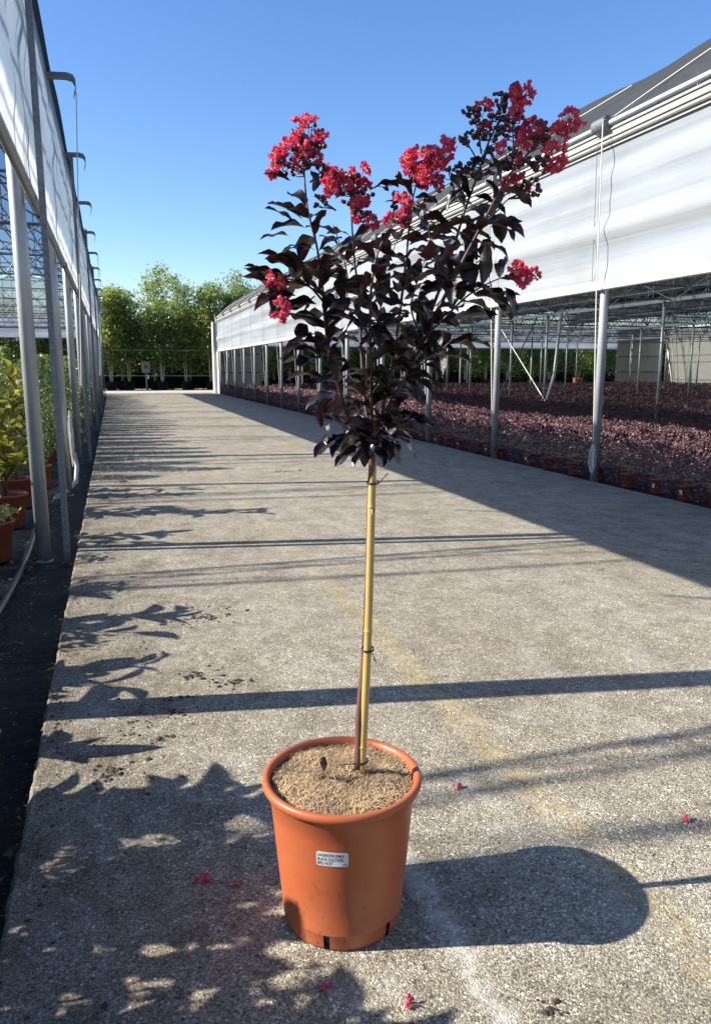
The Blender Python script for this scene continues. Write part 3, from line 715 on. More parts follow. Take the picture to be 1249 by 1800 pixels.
def leafshrub(name, lab, x, y, h, Rr, n, mat, ll, seed, grp, potm, stems=True, pz=.3):
    t = thing(name, lab, 'shrub', (x, y, ZL), grp); link('pot', potm, t, t.location)
    rr = np.random.default_rng(seed); z = rr.uniform(.0, 1, n); th = rr.uniform(0, 6.283, n); k = rr.uniform(0, 1, n) ** .5
    rad = Rr * (np.sin(np.pi * np.clip(z * .9 + .08, 0, 1)) ** .6) * (.75 + .35 * np.sin(th * 3 + z * 9 + seed))
    P = np.stack([rad * k * np.cos(th), rad * k * np.sin(th), pz - .02 + z * (h - pz)], 1) + rr.normal(size=(n, 3)) * .02
    link('foliage', leafcloud('foliage', P, ll, ll * .5, mat, .25), t, t.location)
    m = MB()
    for q in range(4):
        a = q * 1.6 + seed; m.tube([(x, y, ZL + pz - .05), (x + math.cos(a) * Rr * .3, y + math.sin(a) * Rr * .3, ZL + h * .6), (x + math.cos(a) * Rr * .45, y + math.sin(a) * Rr * .45, ZL + h * .95)], [.008, .006, .003], 5)
    m.build('stem', M['stem'], t); return t
for k, (x, y, h, n, w_) in enumerate(((-1.20, 2.25, 1.15, 620, 'first'), (-1.18, 1.72, 1.10, 620, 'second'), (-1.22, 1.22, 1.02, 560, 'third'), (-1.15, 3.55, .62, 300, 'fourth'), (-1.2, 4.3, .78, 360, 'fifth'), (-1.2, 5.3, .85, 380, 'sixth'), (-1.2, 6.1, .8, 300, 'seventh'))):  # shrubs out of view, added to break the road's leafy shadow into dapple
    leafshrub('potted_shrub', 'unseen green shrub added to dapple the road shadow, ' + w_ + ' of seven going away', x, y, h, .34, n, M['shrub_g'], .062, 50 + k, 'unseen shrubs added to dapple the near left shadow', big_pot)
leafshrub('variegated_shrub', 'small shrub with yellow green leaves in the nearest pot at the left edge', -1.0, 6.5, .52, .22, 260, M['pine_y'], .075, 3, 'small potted shrubs in the left bed', big_pot)
leafshrub('potted_shrub', 'pale green shrub in a slim orange pot just right of the nearest left steel pole', -.93, 10.45, .95, .17, 900, M['shrub_g'], .032, 6, 'small leaved shrubs in the left bed', simple_pot('pot', .09, .12, .30, M['pot'], 28))
idx = 0; pp = simple_pot('pot', .10, .13, .27, M['pot_b'])
base = None; protos = []
for (xr, ys0, ys1, st) in ((-1.05, 11.4, 44, .75), (-1.65, 10.8, 44, 1.0), (-2.4, 14.0, 44, 1.3), (-3.3, 19, 44, 1.6)):
    y = ys0; row = {-1.05: 'front', -1.65: 'second', -2.4: 'third', -3.3: 'fourth'}[xr]; k = 0
    while y < ys1:
        k += 1; idx += 1
        lab = 'pale green shrub, %s along the %s row of the left bed' % (ordw(k), row)
        if len(protos) < 5:
            t = leafshrub('potted_shrub', lab, xr, y, 1.72 if len(protos) != 1 else 1.5, .36, 3400, M['shrub_g'], .045, 30 + idx, 'small leaved shrubs in the left bed', pp); protos.append(t)
        else:
            src = protos[r.randrange(5)]; t = thing('potted_shrub', lab, 'shrub', (xr, y, ZL), 'small leaved shrubs in the left bed')
            for ch in src.children:
                if ch.name.startswith('stem'): continue
                c = ch.copy(); COL.objects.link(c); c.parent = t
                if c.name.startswith('foliage'): c.rotation_euler.z = r.uniform(0, 6.28); s = r.uniform(.85, 1.08); c.scale = (1, 1, s)
        y += st * r.uniform(.85, 1.15)
# a few thin green shoots leaning out by the far left poles
t = thing('climbing_plant', 'young climbing plant with scattered leaves at the foot of the far left poles', 'plant', (-.72, 15.5, ZL))
rr = np.random.default_rng(8); P = np.stack([rr.uniform(-.85, -.5, 420), rr.uniform(13.6, 22, 420), ZL + rr.uniform(.05, 1.2, 420)], 1)
link('leaf', leafcloud('leaf', P, .075, .045, M['shrub_g'], .2), t)
t.children[0]['kind'] = 'stuff'
m = MB()
for k in range(9):
    y = 13.9 + k * .95; m.tube([(-.7, y, ZL), (-.66, y + .05, .5), (-.6, y + .1, 1.0)], .006, 5)
m.build('stem', M['stem'], t)

# ------------------------------------------------------------------ tall potted trees at the end of the road
tub = simple_pot('tub', .30, .34, .62, M['tub'], 24)
def tree_meshes(seed, H, R, mat, n=7000):
    rr = np.random.default_rng(seed); r = random.Random(seed); tr = MB(); tips = []
    for k in range(3 + seed % 2):
        a = k * 2.1 + seed; lean = r.uniform(.25, .6)
        p = [Vector((math.cos(a) * .06, math.sin(a) * .06, .5))]
        for q in (.25, .5, .75, 1.0):
            p.append(Vector((math.cos(a) * lean * q + r.uniform(-.06, .06), math.sin(a) * lean * q + r.uniform(-.06, .06), .5 + (H - .7) * q * (1 if k == 0 else r.uniform(.85, .97)))))
        tr.tube(p, [.045, .036, .026, .016, .006], 7); tips.append(p)
        for b in range(9):
            q = r.uniform(.25, .95); i = min(3, int(q * 4)); c = p[i].lerp(p[i + 1], q * 4 - i); aa = r.uniform(0, 6.28); L = R * (1.1 - q * .5) * r.uniform(.5, 1)
            e = c + Vector((math.cos(aa) * L, math.sin(aa) * L, L * r.uniform(.4, 1.1))); tr.tube([c, (c + e) / 2 + Vector((0, 0, .05)), e], [.012, .008, .003], 5); tips.append([c, c.lerp(e, .5), e])
    P = []
    cl = [(c[i].lerp(c[i + 1], u)) for c in tips for i in range(1, len(c) - 1) for u in (.2, .6, 1.)]
    cl = [c for c in cl if c.z > 1.5] + [Vector((r.uniform(-R, R) * .8, r.uniform(-R, R) * .8, r.uniform(1.3, H * .8))) for _ in range(40)]
    per = n // len(cl)
    for c in cl:
        s = R * r.uniform(.18, .36) * (1.15 - .45 * c.z / H)
        P.append(rr.normal(size=(per, 3)) * np.array([s, s, s * .9]) + np.array(c))
    P = np.concatenate(P); P = P[(P[:, 2] > .9)]
    rad = np.hypot(P[:, 0], P[:, 1]); P = P[rad < R * 1.45]
    return tr.mesh('trunk', M['bark'], True), leafcloud('crown', P, .22, .07, mat, .15, .35)
TM = [tree_meshes(s, h, R, m_) for s, h, R, m_ in ((3, 6.3, 1.25, M['green_tree']), (5, 7.3, 1.2, M['green_tree2']), (8, 6.0, 1.3, M['green_tree']), (12, 6.7, 1.1, M['green_tree2']), (14, 5.4, 1.3, M['green_tree']))]
names = [(-.1, 3, 1.0), (1.05, 0, 1.0), (3.15, 2, 1.0), (4.75, 1, 1.03), (6.35, 3, 1.08), (8.0, 0, 1.12), (9.9, 1, .85)]
def plant_tree(x, y, k, s, lab, grp):
    t = thing('potted_tree', lab, 'tree', (x, y, -.06), grp)
    link('tub', tub, t, t.location); a = r.uniform(0, 6.28)
    for nm, me in (('trunk', TM[k][0]), ('crown', TM[k][1])):
        o = link(nm, me, t, t.location); o.rotation_euler.z = a; o.scale = (s, s, s)
for i, (x, k, s) in enumerate(names):
    plant_tree(x, 53.6 + (i % 2) * .5, k, s, 'tall tree in black tub across the road end, %s from the left' % ordw(i + 1), 'tall potted trees across the end of the road')
for i in range(16):
    plant_tree(11.8 + i * 1.95 + r.uniform(-.3, .3), 54 + r.uniform(-.4, .6), r.choice([0, 2, 4]), r.uniform(.75, .9), 'shaded tree behind the right greenhouse, %s along from the road end' % ordw(i + 1), 'potted trees behind the right greenhouse')
for i in range(6):
    plant_tree(-2.2 - i * 2.2, 54 + r.uniform(-.3, .6), r.choice([0, 2, 4]), r.uniform(.8, .95), 'dark tree behind the left greenhouse, %s along from the road end' % ordw(i + 1), 'potted trees behind the left greenhouse')
for i in range(12):
    plant_tree(-5 + i * 2.0 + r.uniform(-.5, .5), 56.5 + r.uniform(-.4, .8), r.randrange(5), r.uniform(.95, 1.12), 'leafy tree of the rear line beyond the road, %s from the left' % ordw(i + 1), 'second line of trees beyond the road end')
rr = np.random.default_rng(4); n = 70000
x = rr.uniform(-22, 60, n); P = np.stack([x, 59 + rr.uniform(-1.6, 1.6, n), -.1 + rr.uniform(0, 1, n) ** .8 * (4.3 + .7 * np.sin(x * 1.1) + .5 * np.sin(x * 2.7))], 1)
tag(link('hedge', leafcloud('hedge', P, .30, .14, M['hedge'], .1)), kind='stuff')
m = MB(); m.box(-24, 62, 60.8, 61.1, -.1, 3.9); tag(m.build('windbreak', M['fabric']), 'dark windbreak screen behind the hedge at the far end', 'screen')
m = MB()
for zz in (.95, 2.6):
    m.tube([(-3, 53.1, zz), (9, 53.1, zz - .03)], .012, 5)
tag(m.build('support_wire', M['rope']), 'thin pale support wires stretched in front of the tall trees at the road end', 'wire')

# ------------------------------------------------------------------ electric cabinet at the road end
t = thing('electric_cabinet', 'grey electric meter cabinet on a short post in front of the trees', 'cabinet', (2.05, 52.0, 0))
m = MB(); m.box(2.0, 2.1, 51.97, 52.07, -.05, 1.25); m.build('post', M['box_grey'], t)
m = MB(); m.box(1.80, 2.30, 51.85, 52.1, 1.15, 1.80); m.box(1.77, 2.33, 51.82, 52.13, 1.80, 1.84); m.build('case', M['box_grey'], t)
m = MB(); m.box(1.87, 2.23, 51.83, 51.85, 1.22, 1.72); d_ = m.build('door', M['box_grey'], t)
m = MB(); m.box(1.95, 2.15, 51.815, 51.83, 1.40, 1.62); m.build('window', M['black'], d_)
m = MB(); m.box(2.12, 2.22, 51.9, 52, .75, 1.0); m.build('socket_box', M['galv'], t)
# orange pot and plastic heap beside the far corner of the beds
t = thing('flower_pot', 'bright orange pot standing at the far corner of the maroon beds', 'pot', (30.6, 46.9, .01))
link('pot', simple_pot('pot', .24, .30, .75, M['pot'], 24), t, t.location)

# ================================================================== THE POTTED TREE IN FRONT
PX0, PY0 = .500, 1.725
hero = thing('crape_myrtle', 'slender tree with near black leaves and crimson flowers in a terracotta pot', 'tree', (PX0, PY0, 0))
# --- pot
H_, RB, RT = .392, .152, .186
def hero_pot():
    n = 128
    prof = [(RB * .93, .001), (RB * .985, .004), (RB, .012), (RB + .0030, .044), (RB + .0038, .0455), (RB + .0038, .0475), (RB + .0034, .049),
            (RB + .012, .14), (RT - .008, .30), (RT - .001, H_ - .030), (RT + .002, H_ - .027), (RT + .010, H_ - .024), (RT + .0150, H_ - .018), (RT + .0165, H_ - .011), (RT + .0145, H_ - .004), (RT + .010, H_),
            (RT + .002, H_ - .001), (RT - .004, H_ - .006), (RT - .006, H_ - .02), (RT - .010, H_ - .06)]
    slots = []
    for a in (-120, -59, 1, 61, 121, 181): slots.append(a % 360)
    def skip(i, k):
        ang = (k + .5) * 360 / n
        return i in (1, 2) and any(abs((ang - s + 180) % 360 - 180) < 2.9 for s in slots)
    m = MB(); m.lathe(prof, n, skip, (0, 0)); return m.mesh('pot', M['pot'], True)
pot = link('pot', hero_pot(), hero, hero.location)
m = MB(); m.lathe([(.001, .012), (.140, .012), (.144, .06), (.001, .06)], 32); link('inner_base', m.mesh('inner_base', M['black']), pot, hero.location)
# --- sticker
CAM_AZ = math.degrees(math.atan2(-PY0, -PX0))
def on_pot(u, z, off):
    """u: arc length from the sticker's middle, z: height"""
    rr = RB + .012 + (RT - .008 - RB - .012) * (z - .14) / .16 + off
    a = R_(STK_AZ) + u / rr
    return (rr * math.cos(a), rr * math.sin(a), z)
STK_AZ = CAM_AZ - 7.8; SZ, SW, SH = .268, .0385, .0195
m = MB(); nx, nz_ = 14, 6; vs = []
for j in range(nz_ + 1):
    for i in range(nx + 1):
        u = (i / nx - .5) * 2; w = (j / nz_ - .5) * 2
        cu = u * SW * (1 - .035 * (abs(w) > .99)); cw = w * SH * (1 - .10 * (abs(u) > .99))
        vs.append(on_pot(cu, SZ + cw, .0012))
m.add(vs, [(j * (nx + 1) + i, j * (nx + 1) + i + 1, (j + 1) * (nx + 1) + i + 1, (j + 1) * (nx + 1) + i) for j in range(nz_) for i in range(nx)])
stick = link('sticker', m.mesh('sticker', simple('glossy white sticker', (.60, .60, .595), .3, var=.03), True), pot, hero.location)
def lettering(rows):
    tm_ = MB()
    for (txt, x, z, size, sx) in rows:
        cu = bpy.data.curves.new('t', 'FONT'); cu.body = txt; cu.size = size; cu.resolution_u = 2; cu.offset = size * .012
        ob = bpy.data.objects.new('t', cu); COL.objects.link(ob); bpy.context.view_layer.update()
        me = ob.to_mesh(); vs = [on_pot((x + v.co.x * sx), z + v.co.y, .0017) for v in me.vertices]
        tm_.add(vs, [tuple(p.vertices) for p in me.polygons]); ob.to_mesh_clear(); bpy.data.objects.remove(ob); bpy.data.curves.remove(cu)
    return tm_
ink = simple('black print', (.02, .02, .022), .5, var=.1)
lt = lettering([('LAGERSTROEMIA', -.0365, SZ + .0065, .0122, .70), ('BLACK SOLITAIRE', -.0365, SZ - .0048, .0122, .66), ('RED HOT', -.0365, SZ - .0158, .0122, .70), ('V.N.', .024, SZ - .0165, .0085, .8)])
link('lettering', lt.mesh('lettering', ink), pot, hero.location)
# --- coir mulch
def mulch_h(x, y):
    q = math.hypot(x, y) / RT
    return .356 + .026 * max(0, 1 - q * q) ** .5 + .006 * math.sin(x * 40 + 1) * math.sin(y * 35) + .008 * math.exp(-((x - .05) ** 2 + (y - .03) ** 2) / .0012) - .022 * math.exp(-((x - .012) ** 2 + (y + .03) ** 2) / .0005)
m = MB(); nr, na = 22, 60; vs = []
for i in range(nr + 1):
    q = (RT - .006) * i / nr
    for k in range(na):
        a = 2 * math.pi * k / na; x, y = q * math.cos(a), q * math.sin(a); vs.append((x, y, mulch_h(x, y) - .006 + random.uniform(-.002, .002)))
m.add(vs, [(i * na + k, i * na + (k + 1) % na, (i + 1) * na + (k + 1) % na, (i + 1) * na + k) for i in range(nr) for k in range(na)])
def coir(dark):
    t = NT('coir fibre mat' if dark else 'coir fibres'); v = t.vec()
    if dark: return t.done(t.bsdf(t.mix(t.noise(120, 4, v), (.10, .065, .035), (.26, .18, .10)), .9, 0, .2, t.bump(t.noise(200, 4, v), .8, .004)))
    patch = t.ramp(t.noise(11, 3, v), [(.40, 0.), (.58, .8)])
    col = t.mix(t.island(), (.24, .155, .08), (.74, .56, .33)); col = t.mix(patch, t.mix(.6, col, (.20, .14, .10)), col)
    return t.done(t.bsdf(col, .7, 0, .3))
link('mulch', m.mesh('mulch', coir(True), True), hero, hero.location)
m = MB(); r = random.Random(21); vs = []; fs = []
for q in range(26000):
    rad = (RT - .008) * math.sqrt(r.random()); a = r.uniform(0, 6.28); x, y = rad * math.cos(a), rad * math.sin(a)
    z = mulch_h(x, y) + r.uniform(-.004, .004) + (r.random() < .06) * .006
    th = r.uniform(0, 6.28); L = r.uniform(.008, .032); cv = r.uniform(-1.6, 1.6); w = r.uniform(.00025, .0006); el = r.uniform(-.25, .5); n0 = len(vs)
    for k in range(4):
        dz = math.sin(math.pi * k / 3) * L * r.uniform(.05, .35)
        px_, py_ = -math.sin(th) * w, math.cos(th) * w
        ins = math.hypot(x, y) > RT - .008
        zz = z + dz + (k * L / 3) * math.sin(el) * .5
        vs += [(x - px_, y - py_, zz), (x + px_, y + py_, zz + w * .6)]
        nx_, ny_ = x + math.cos(th) * L / 3, y + math.sin(th) * L / 3; hh_ = math.hypot(nx_, ny_)
        if hh_ > RT - .009: nx_ *= (RT - .009) / hh_; ny_ *= (RT - .009) / hh_
        x, y = nx_, ny_; th += cv / 3
    fs += [(n0 + 2 * k, n0 + 2 * k + 1, n0 + 2 * k + 3, n0 + 2 * k + 2) for k in range(3)]
m.add(vs, fs); tag(link('coir_fibre', m.mesh('coir_fibre', coir(False)), hero, hero.location), kind='stuff')

# --- survey of the tree: sight lines meet the upright plane through the trunk, then step towards or away
Fv = Vector((math.sin(YAW) * math.cos(PITCH), math.cos(YAW) * math.cos(PITCH), -math.sin(PITCH))); Rv = Vector((math.cos(YAW), -math.sin(YAW), 0)); Uv = Rv.cross(Fv)
Hv = Vector((math.sin(YAW), math.cos(YAW), 0)); D0 = PX0 * Hv.x + PY0 * Hv.y
def tp(x, y, d=0.):
    v = Fv * FOC + Rv * (x - 624.5) + Uv * (900 - y); return Vector((0, 0, CAM_H)) + v * ((D0 + d) / v.dot(Hv))
def smooth_path(pts, k=4):
    out = []
    for i in range(len(pts) - 1):
        p0 = pts[max(i - 1, 0)]; p1 = pts[i]; p2 = pts[i + 1]; p3 = pts[min(i + 2, len(pts) - 1)]
        for j in range(k):
            t = j / k; out.append(.5 * ((2 * p1) + (p2 - p0) * t + (2 * p0 - 5 * p1 + 4 * p2 - p3) * t * t + (3 * p1 - p0 - 3 * p2 + p3) * t ** 3))
    return out + [pts[-1]]
def bamboo():
    t = NT('bamboo cane'); v = t.vec()
    n = t.noise(14, 4, t.vec((2, 2, .4))); col = t.mix(n, (.32, .21, .06), (.52, .38, .14))
    col = t.mix(t.ramp(t.noise(60, 4, t.vec((2, 2, .2))), [(.55, 0.), (.75, .5)]), col, (.30, .19, .08))
    return t.done(t.bsdf(col, .38, 0, .5))
def bark():
    t = NT('red brown young bark'); n = t.noise(25, 5, t.vec((2, 2, .35)), .7)
    return t.done(t.bsdf(t.ramp(n, [(.3, (.05, .022, .018)), (.55, (.13, .055, .04)), (.75, (.26, .16, .11))]), .6, 0, .4, t.bump(n, .4, .003)))
M['bamboo'] = bamboo(); M['bark_h'] = bark()
M['twig'] = simple('dark purple twig', (.045, .016, .018), .5, var=.5, scale=50)
# bamboo cane with nodes
A, B = tp(635, 1356), tp(662, 676, .0)
nodes = [.07, .385, .705, .93]; pts = []; rad = []
for i in range(61):
    q = i / 60; pts.append(A.lerp(B, q) + Rv * (.003 * math.sin(q * 5))); rad.append(.0096 - .0012 * q)
qs = sorted([i / 60 for i in range(61)] + [n + e for n in nodes for e in (-.005, -.002, 0, .002, .005)])
pts = [A.lerp(B, q) + Rv * (.003 * math.sin(q * 5)) for q in qs]
rad = [(.0098 - .0012 * q) * (1.17 if any(abs(q - n) < .0005 for n in nodes) else 1.08 if any(abs(q - n) < .003 for n in nodes) else 1.0) for q in qs]
m = MB(); m.tube(pts, rad, 16); m.build('bamboo_stake', M['bamboo'], hero, True)
trunk_pts = smooth_path([tp(628, 1350, .0), tp(632, 1250, .004), tp(641, 1150, .022), tp(647, 1020, .022), tp(650, 900, .016), tp(653, 830, -.002), tp(653, 780, -.012)], 5)
m = MB(); m.tube(trunk_pts, [.0100 - .0022 * i / (len(trunk_pts) - 1) + .0006 * math.sin(i * 1.9) for i in range(len(trunk_pts))], 12); m.build('trunk', M['bark_h'], hero, True)
# wire ties
def tie(x, y, tail, w=.014, d=0.):
    m = MB(); c = tp(x, y, .004 + d)
    for o in (0, .0032):
        pts = [c + Rv * (w * math.cos(a)) + Hv * (.015 * math.sin(a)) + Vector((0, 0, o + .002 * math.sin(a))) for a in [2 * math.pi * k / 18 for k in range(19)]]
        m.tube(pts, .0013, 5, False)
    for tl in tail: m.tube([c + Rv * tl[0] - Hv * .016 + Vector((0, 0, tl[1])), c + Rv * tl[2] - Hv * .03 + Vector((0, 0, tl[3]))], .0014, 5)
    m.build('wire_tie', M['black'], hero, True)
tie(655, 849, [(.012, 0, .034, .027)]); tie(646, 1142, [(.008, -.002, .020, -.022), (.008, 0, .009, .022)], .015); tie(634, 1338, [(-.012, .002, -.052, .006)], .017)

# --- leaves
def crape_leaf_mat():
    t = NT('near black purple leaf'); r = t.objrand()
    back = t.n('NewGeometry').outputs['Backfacing']
    up = t.mix(r, (.004, .003, .0038), (.010, .0065, .0075)); lo = t.mix(r, (.005, .004, .0045), (.017, .012, .0125))
    col = t.mix(back, up, lo)
    sh = t.bsdf(col, t.ramp(t.noise(30, 3, t.vec()), [(.3, .24), (.7, .40)]), 0, .6, t.bump(t.noise(45, 3, t.vec((1, .5, 1))), .35, .004))
    tr = t.n('BsdfTranslucent', Color=(.045, .006, .007, 1)); return t.done(t.mixsh(.10, sh, tr.outputs[0]))
M['leaf_h'] = crape_leaf_mat()
def hero_leaf(seed):
    r = random.Random(seed); m = MB(); nl, nw = 9, 6; L = 1.; Wd = r.uniform(.40, .52)
    a = R_(r.uniform(5, 40)); arch = R_(r.uniform(30, 85)); y = z = 0; vs = []; fold = r.uniform(.1, .7); p1, p2 = r.uniform(0, 6), r.uniform(0, 6); side = r.uniform(-.5, .5); tw = r.uniform(-.5, .5)
    xo = 0
    for i in range(nl + 1):
        t = i / nl
        w = Wd * .5 * (max(.0, math.sin(math.pi * min(1, (t * .97 + .015)) ** .92)) ** .72) if t > .03 else .015
        if t > .97: w = .012
        for j in range(nw + 1):
            u = (j / nw - .5) * 2; wav = .055 * math.sin(t * 11 + p1 + (u > 0) * 1.7) * u * u
            lx = u * w; lz = abs(u) ** 1.3 * w * fold + wav * (w > .05) - .12 * (u * u) * w * math.sin(math.pi * t)
            c, s_ = math.cos(tw * t), math.sin(tw * t)
            vs.append((xo + lx * c - lz * s_, y, z + lx * s_ + lz * c))
        th = a - arch * t ** 1.1; y += math.cos(th) * L / nl; z += math.sin(th) * L / nl; xo += side * .12 * t / nl * 3
    k = nw + 1
    m.add(vs, [(i * k + j, i * k + j + 1, (i + 1) * k + j + 1, (i + 1) * k + j) for i in range(nl) for j in range(nw)]); return m.mesh('leaf', M['leaf_h'], True)
HL = [hero_leaf(40 + i) for i in range(14)]
r = random.Random(77); leaf_count = 0; rest = MB()
def put_leaf(p, d, L, roll=0.):
    global leaf_count
    leaf_count += 1
    if leaf_count > 300:
        me = HL[r.randrange(14)]; mt = Matrix.Translation(p) @ aim(d, roll=roll) @ Matrix.Scale(L, 4)
        rest.add([mt @ v.co for v in me.vertices], [tuple(q.vertices) for q in me.polygons]); return
    o = link('leaf', HL[r.randrange(14)], hero, p); s = L
    o.rotation_euler = aim(d, roll=roll).to_euler(); o.scale = (s * r.uniform(.85, 1.15), s, s)
# branches: (screen-side survey points with depth, start radius, leafy from, leafy to)
BR = [
 ([(650, 785, 0), (612, 730, -.02), (590, 660, -.05), (574, 590, -.07), (566, 500, -.08), (556, 430, -.07), (541, 370, -.06), (535, 310, -.05), (534, 262, -.05)], .0050, .20, .86),
 ([(568, 530, -.08), (545, 505, -.11), (515, 492, -.13), (485, 492, -.15), (466, 506, -.16)], .0028, .15, 1.0),
 ([(652, 770, 0), (640, 700, .03), (634, 600, .06), (630, 520, .07), (622, 450, .06), (618, 390, .05), (616, 340, .04), (612, 300, .03)], .0045, .12, .80),
 ([(655, 780, 0), (652, 690, -.05), (650, 590, -.09), (652, 510, -.10), (662, 450, -.09), (682, 405, -.08), (698, 375, -.08)], .0045, .10, .88),
 ([(657, 770, 0), (676, 700, -.02), (694, 610, -.03), (706, 520, -.02), (714, 450, -.01), (720, 385, 0), (727, 340, 0), (741, 300, 0)], .0048, .16, .93),
 ([(658, 765, 0), (700, 680, .05), (740, 590, .09), (775, 500, .10), (798, 430, .09), (818, 365, .07), (838, 310, .05), (858, 250, .03), (880, 205, .02)], .0052, .16, .86),
 ([(660, 760, 0), (712, 660, -.04), (756, 570, -.08), (792, 500, -.10), (820, 445, -.10), (852, 385, -.09), (878, 335, -.08), (908, 290, -.07), (944, 255, -.06), (985, 226, -.06)], .0052, .14, .78),
 ([(742, 595, -.07), (780, 560, -.10), (815, 525, -.12), (848, 503, -.12), (882, 488, -.12), (908, 484, -.12)], .0030, .10, .95),
 ([(652, 782, 0), (622, 762, -.06), (596, 742, -.10), (582, 728, -.12)], .0026, .1, 1.),
 ([(656, 782, 0), (682, 752, -.07), (705, 738, -.11), (722, 730, -.12)], .0026, .1, 1.),
 ([(654, 785, 0), (650, 765, .09), (640, 745, .15), (630, 730, .17)], .0026, .1, 1.),
 ([(590, 660, -.05), (565, 628, -.10), (545, 610, -.13), (530, 604, -.14)], .0026, .1, 1.),
 ([(575, 590, -.07), (600, 545, -.02), (612, 500, 0), (600, 440, .01), (585, 395, .01)], .0026, .1, 1.),
 ([(694, 610, -.03), (670, 560, .05), (672, 500, .10), (690, 440, .11), (712, 400, .1)], .0026, .1, 1.),
 ([(740, 590, .09), (722, 540, .14), (738, 480, .16), (760, 420, .16), (775, 375, .15)], .0028, .1, 1.),
 ([(712, 660, -.04), (740, 640, -.10), (775, 615, -.14), (800, 590, -.15)], .0026, .1, 1.),
 ([(775, 500, .10), (800, 480, .04), (822, 474, .02), (850, 450, .0)], .0024, .1, 1.),
 ([(650, 590, -.09), (630, 560, -.14), (620, 530, -.16)], .0022, .1, 1.),
 ([(792, 500, -.10), (770, 470, -.14), (757, 430, -.15), (752, 395, -.15)], .0024, .1, 1.),
 ([(852, 385, -.09), (872, 372, -.06), (893, 350, -.05), (925, 335, -.04)], .0024, .0, .35),
]
SP = 24.
jobs = []
for bi, (pts, r0, la, lb) in enumerate(BR):
    W3 = smooth_path([tp(*p) for p in pts], 5); n = len(W3)
    m = MB(); m.tube(W3, [max(.0012, r0 * (1 - .72 * i / (n - 1))) for i in range(n)], 8); m.build('branch', M['twig'], hero, True)
    Ltot = sum((W3[i + 1] - W3[i]).length for i in range(n - 1)); step = SP / FOC * 1.85; pos = Ltot * la; k = 0
    acc = 0; i = 0
    while pos < Ltot * lb:
        while i < n - 2 and acc + (W3[i + 1] - W3[i]).length < pos: acc += (W3[i + 1] - W3[i]).length; i += 1
        seg = W3[i + 1] - W3[i]; p = W3[i] + seg * ((pos - acc) / max(seg.length, 1e-6)); jobs.append((p, seg.normalized(), k, bi, pos / Ltot)); k += 1
        pos += step * r.uniform(.75, 1.25)
r.shuffle(jobs)
for (p, t, k, bi, q) in jobs:
    s0 = t.cross(Vector((0, 0, 1))); s0 = s0.normalized() if s0.length > .05 else Vector((1, 0, 0)); s1 = t.cross(s0).normalized()
    a = k * 1.57 + r.uniform(-.5, .5) + bi
    for sg in (0, math.pi):
        if r.random() < .06: continue
        aa = a + sg + r.uniform(-.3, .3)
        d = s0 * math.cos(aa) + s1 * math.sin(aa) + t * r.uniform(.1, .7) + Vector((0, 0, -t.z * .25 + (.12 if q > .2 else -.3)))
        L = r.uniform(.058, .094) * (1 if q < .8 else .8)
        put_leaf(p + d.normalized() * .004, d, L, r.uniform(-.5, .5))
# low skirt of drooping leaves where the crown meets the stem
for k in range(26):
    a = k * 2.4; p = tp(655, 778 - r.uniform(0, 55), r.uniform(-.03, .03)); d = Rv * math.cos(a) + Hv * math.sin(a) + Vector((0, 0, r.uniform(-.9, .1)))
    put_leaf(p + d.normalized() * .035, d, r.uniform(.06, .085), r.uniform(-.5, .5))
print('leaves', leaf_count, len(jobs))

# --- flowers
def petal_mat():
    t = NT('crimson crinkled petals'); col = t.mix(t.island(), (.54, .03, .10), (.80, .15, .25))
    b = t.bsdf(col, .55, 0, .3); tr = t.n('BsdfTranslucent', Color=(.75, .07, .16, 1)); return t.done(t.mixsh(.35, b, tr.outputs[0]))
M['petal'] = petal_mat(); M['stamen'] = simple('yellow stamens', (.45, .22, .03), .6, var=.2)
M['bud'] = simple('dark red bud', (.05, .012, .016), .35, var=.6, scale=90)
def flower_mesh(seed, R=.0205):
    r = random.Random(seed); m = MB()
    for k in range(6):
        a = k * math.pi / 3 + r.uniform(-.2, .2); tilt = r.uniform(.1, .9); n = 5; vs = []
        ex = Vector((math.cos(a) * math.cos(tilt), math.sin(a) * math.cos(tilt), math.sin(tilt))); ey = Vector((-math.sin(a), math.cos(a), 0)); ez = ex.cross(ey)
        m.add([Vector((0, 0, 0)), ex * R * .38 + ey * R * .03, ex * R * .38 - ey * R * .03], [(0, 1, 2)])
        for i in range(n + 1):
            for j in range(n + 1):
                u = i / n; v = (j / n - .5) * 2; w = R * .42 * math.sin(.35 + u * 2.3) ; edge = max(u, abs(v)) ** 2
                vs.append(ex * (R * (.35 + .75 * u) + edge * R * r.uniform(-.14, .14)) + ey * (v * w + edge * R * r.uniform(-.1, .1)) + ez * (R * (.10 + .22 * edge) * r.uniform(-1, 1)))
        m.add(vs, [(i * (n + 1) + j, (i + 1) * (n + 1) + j, (i + 1) * (n + 1) + j + 1, i * (n + 1) + j + 1) for i in range(n) for j in range(n)])
    for k in range(9):
        a = r.uniform(0, 6.28); e = Vector((math.cos(a) * R * .25, math.sin(a) * R * .25, R * r.uniform(.4, .75)))
        m.tube([(0, 0, 0), e], R * .012, 3, False, 1); m.tube([e, e + Vector((0, 0, R * .09))], R * .055, 4, True, 1)
    return m.mesh('flower', [M['petal'], M['stamen']])
FM = [flower_mesh(60 + i) for i in range(7)]
nfl = 0
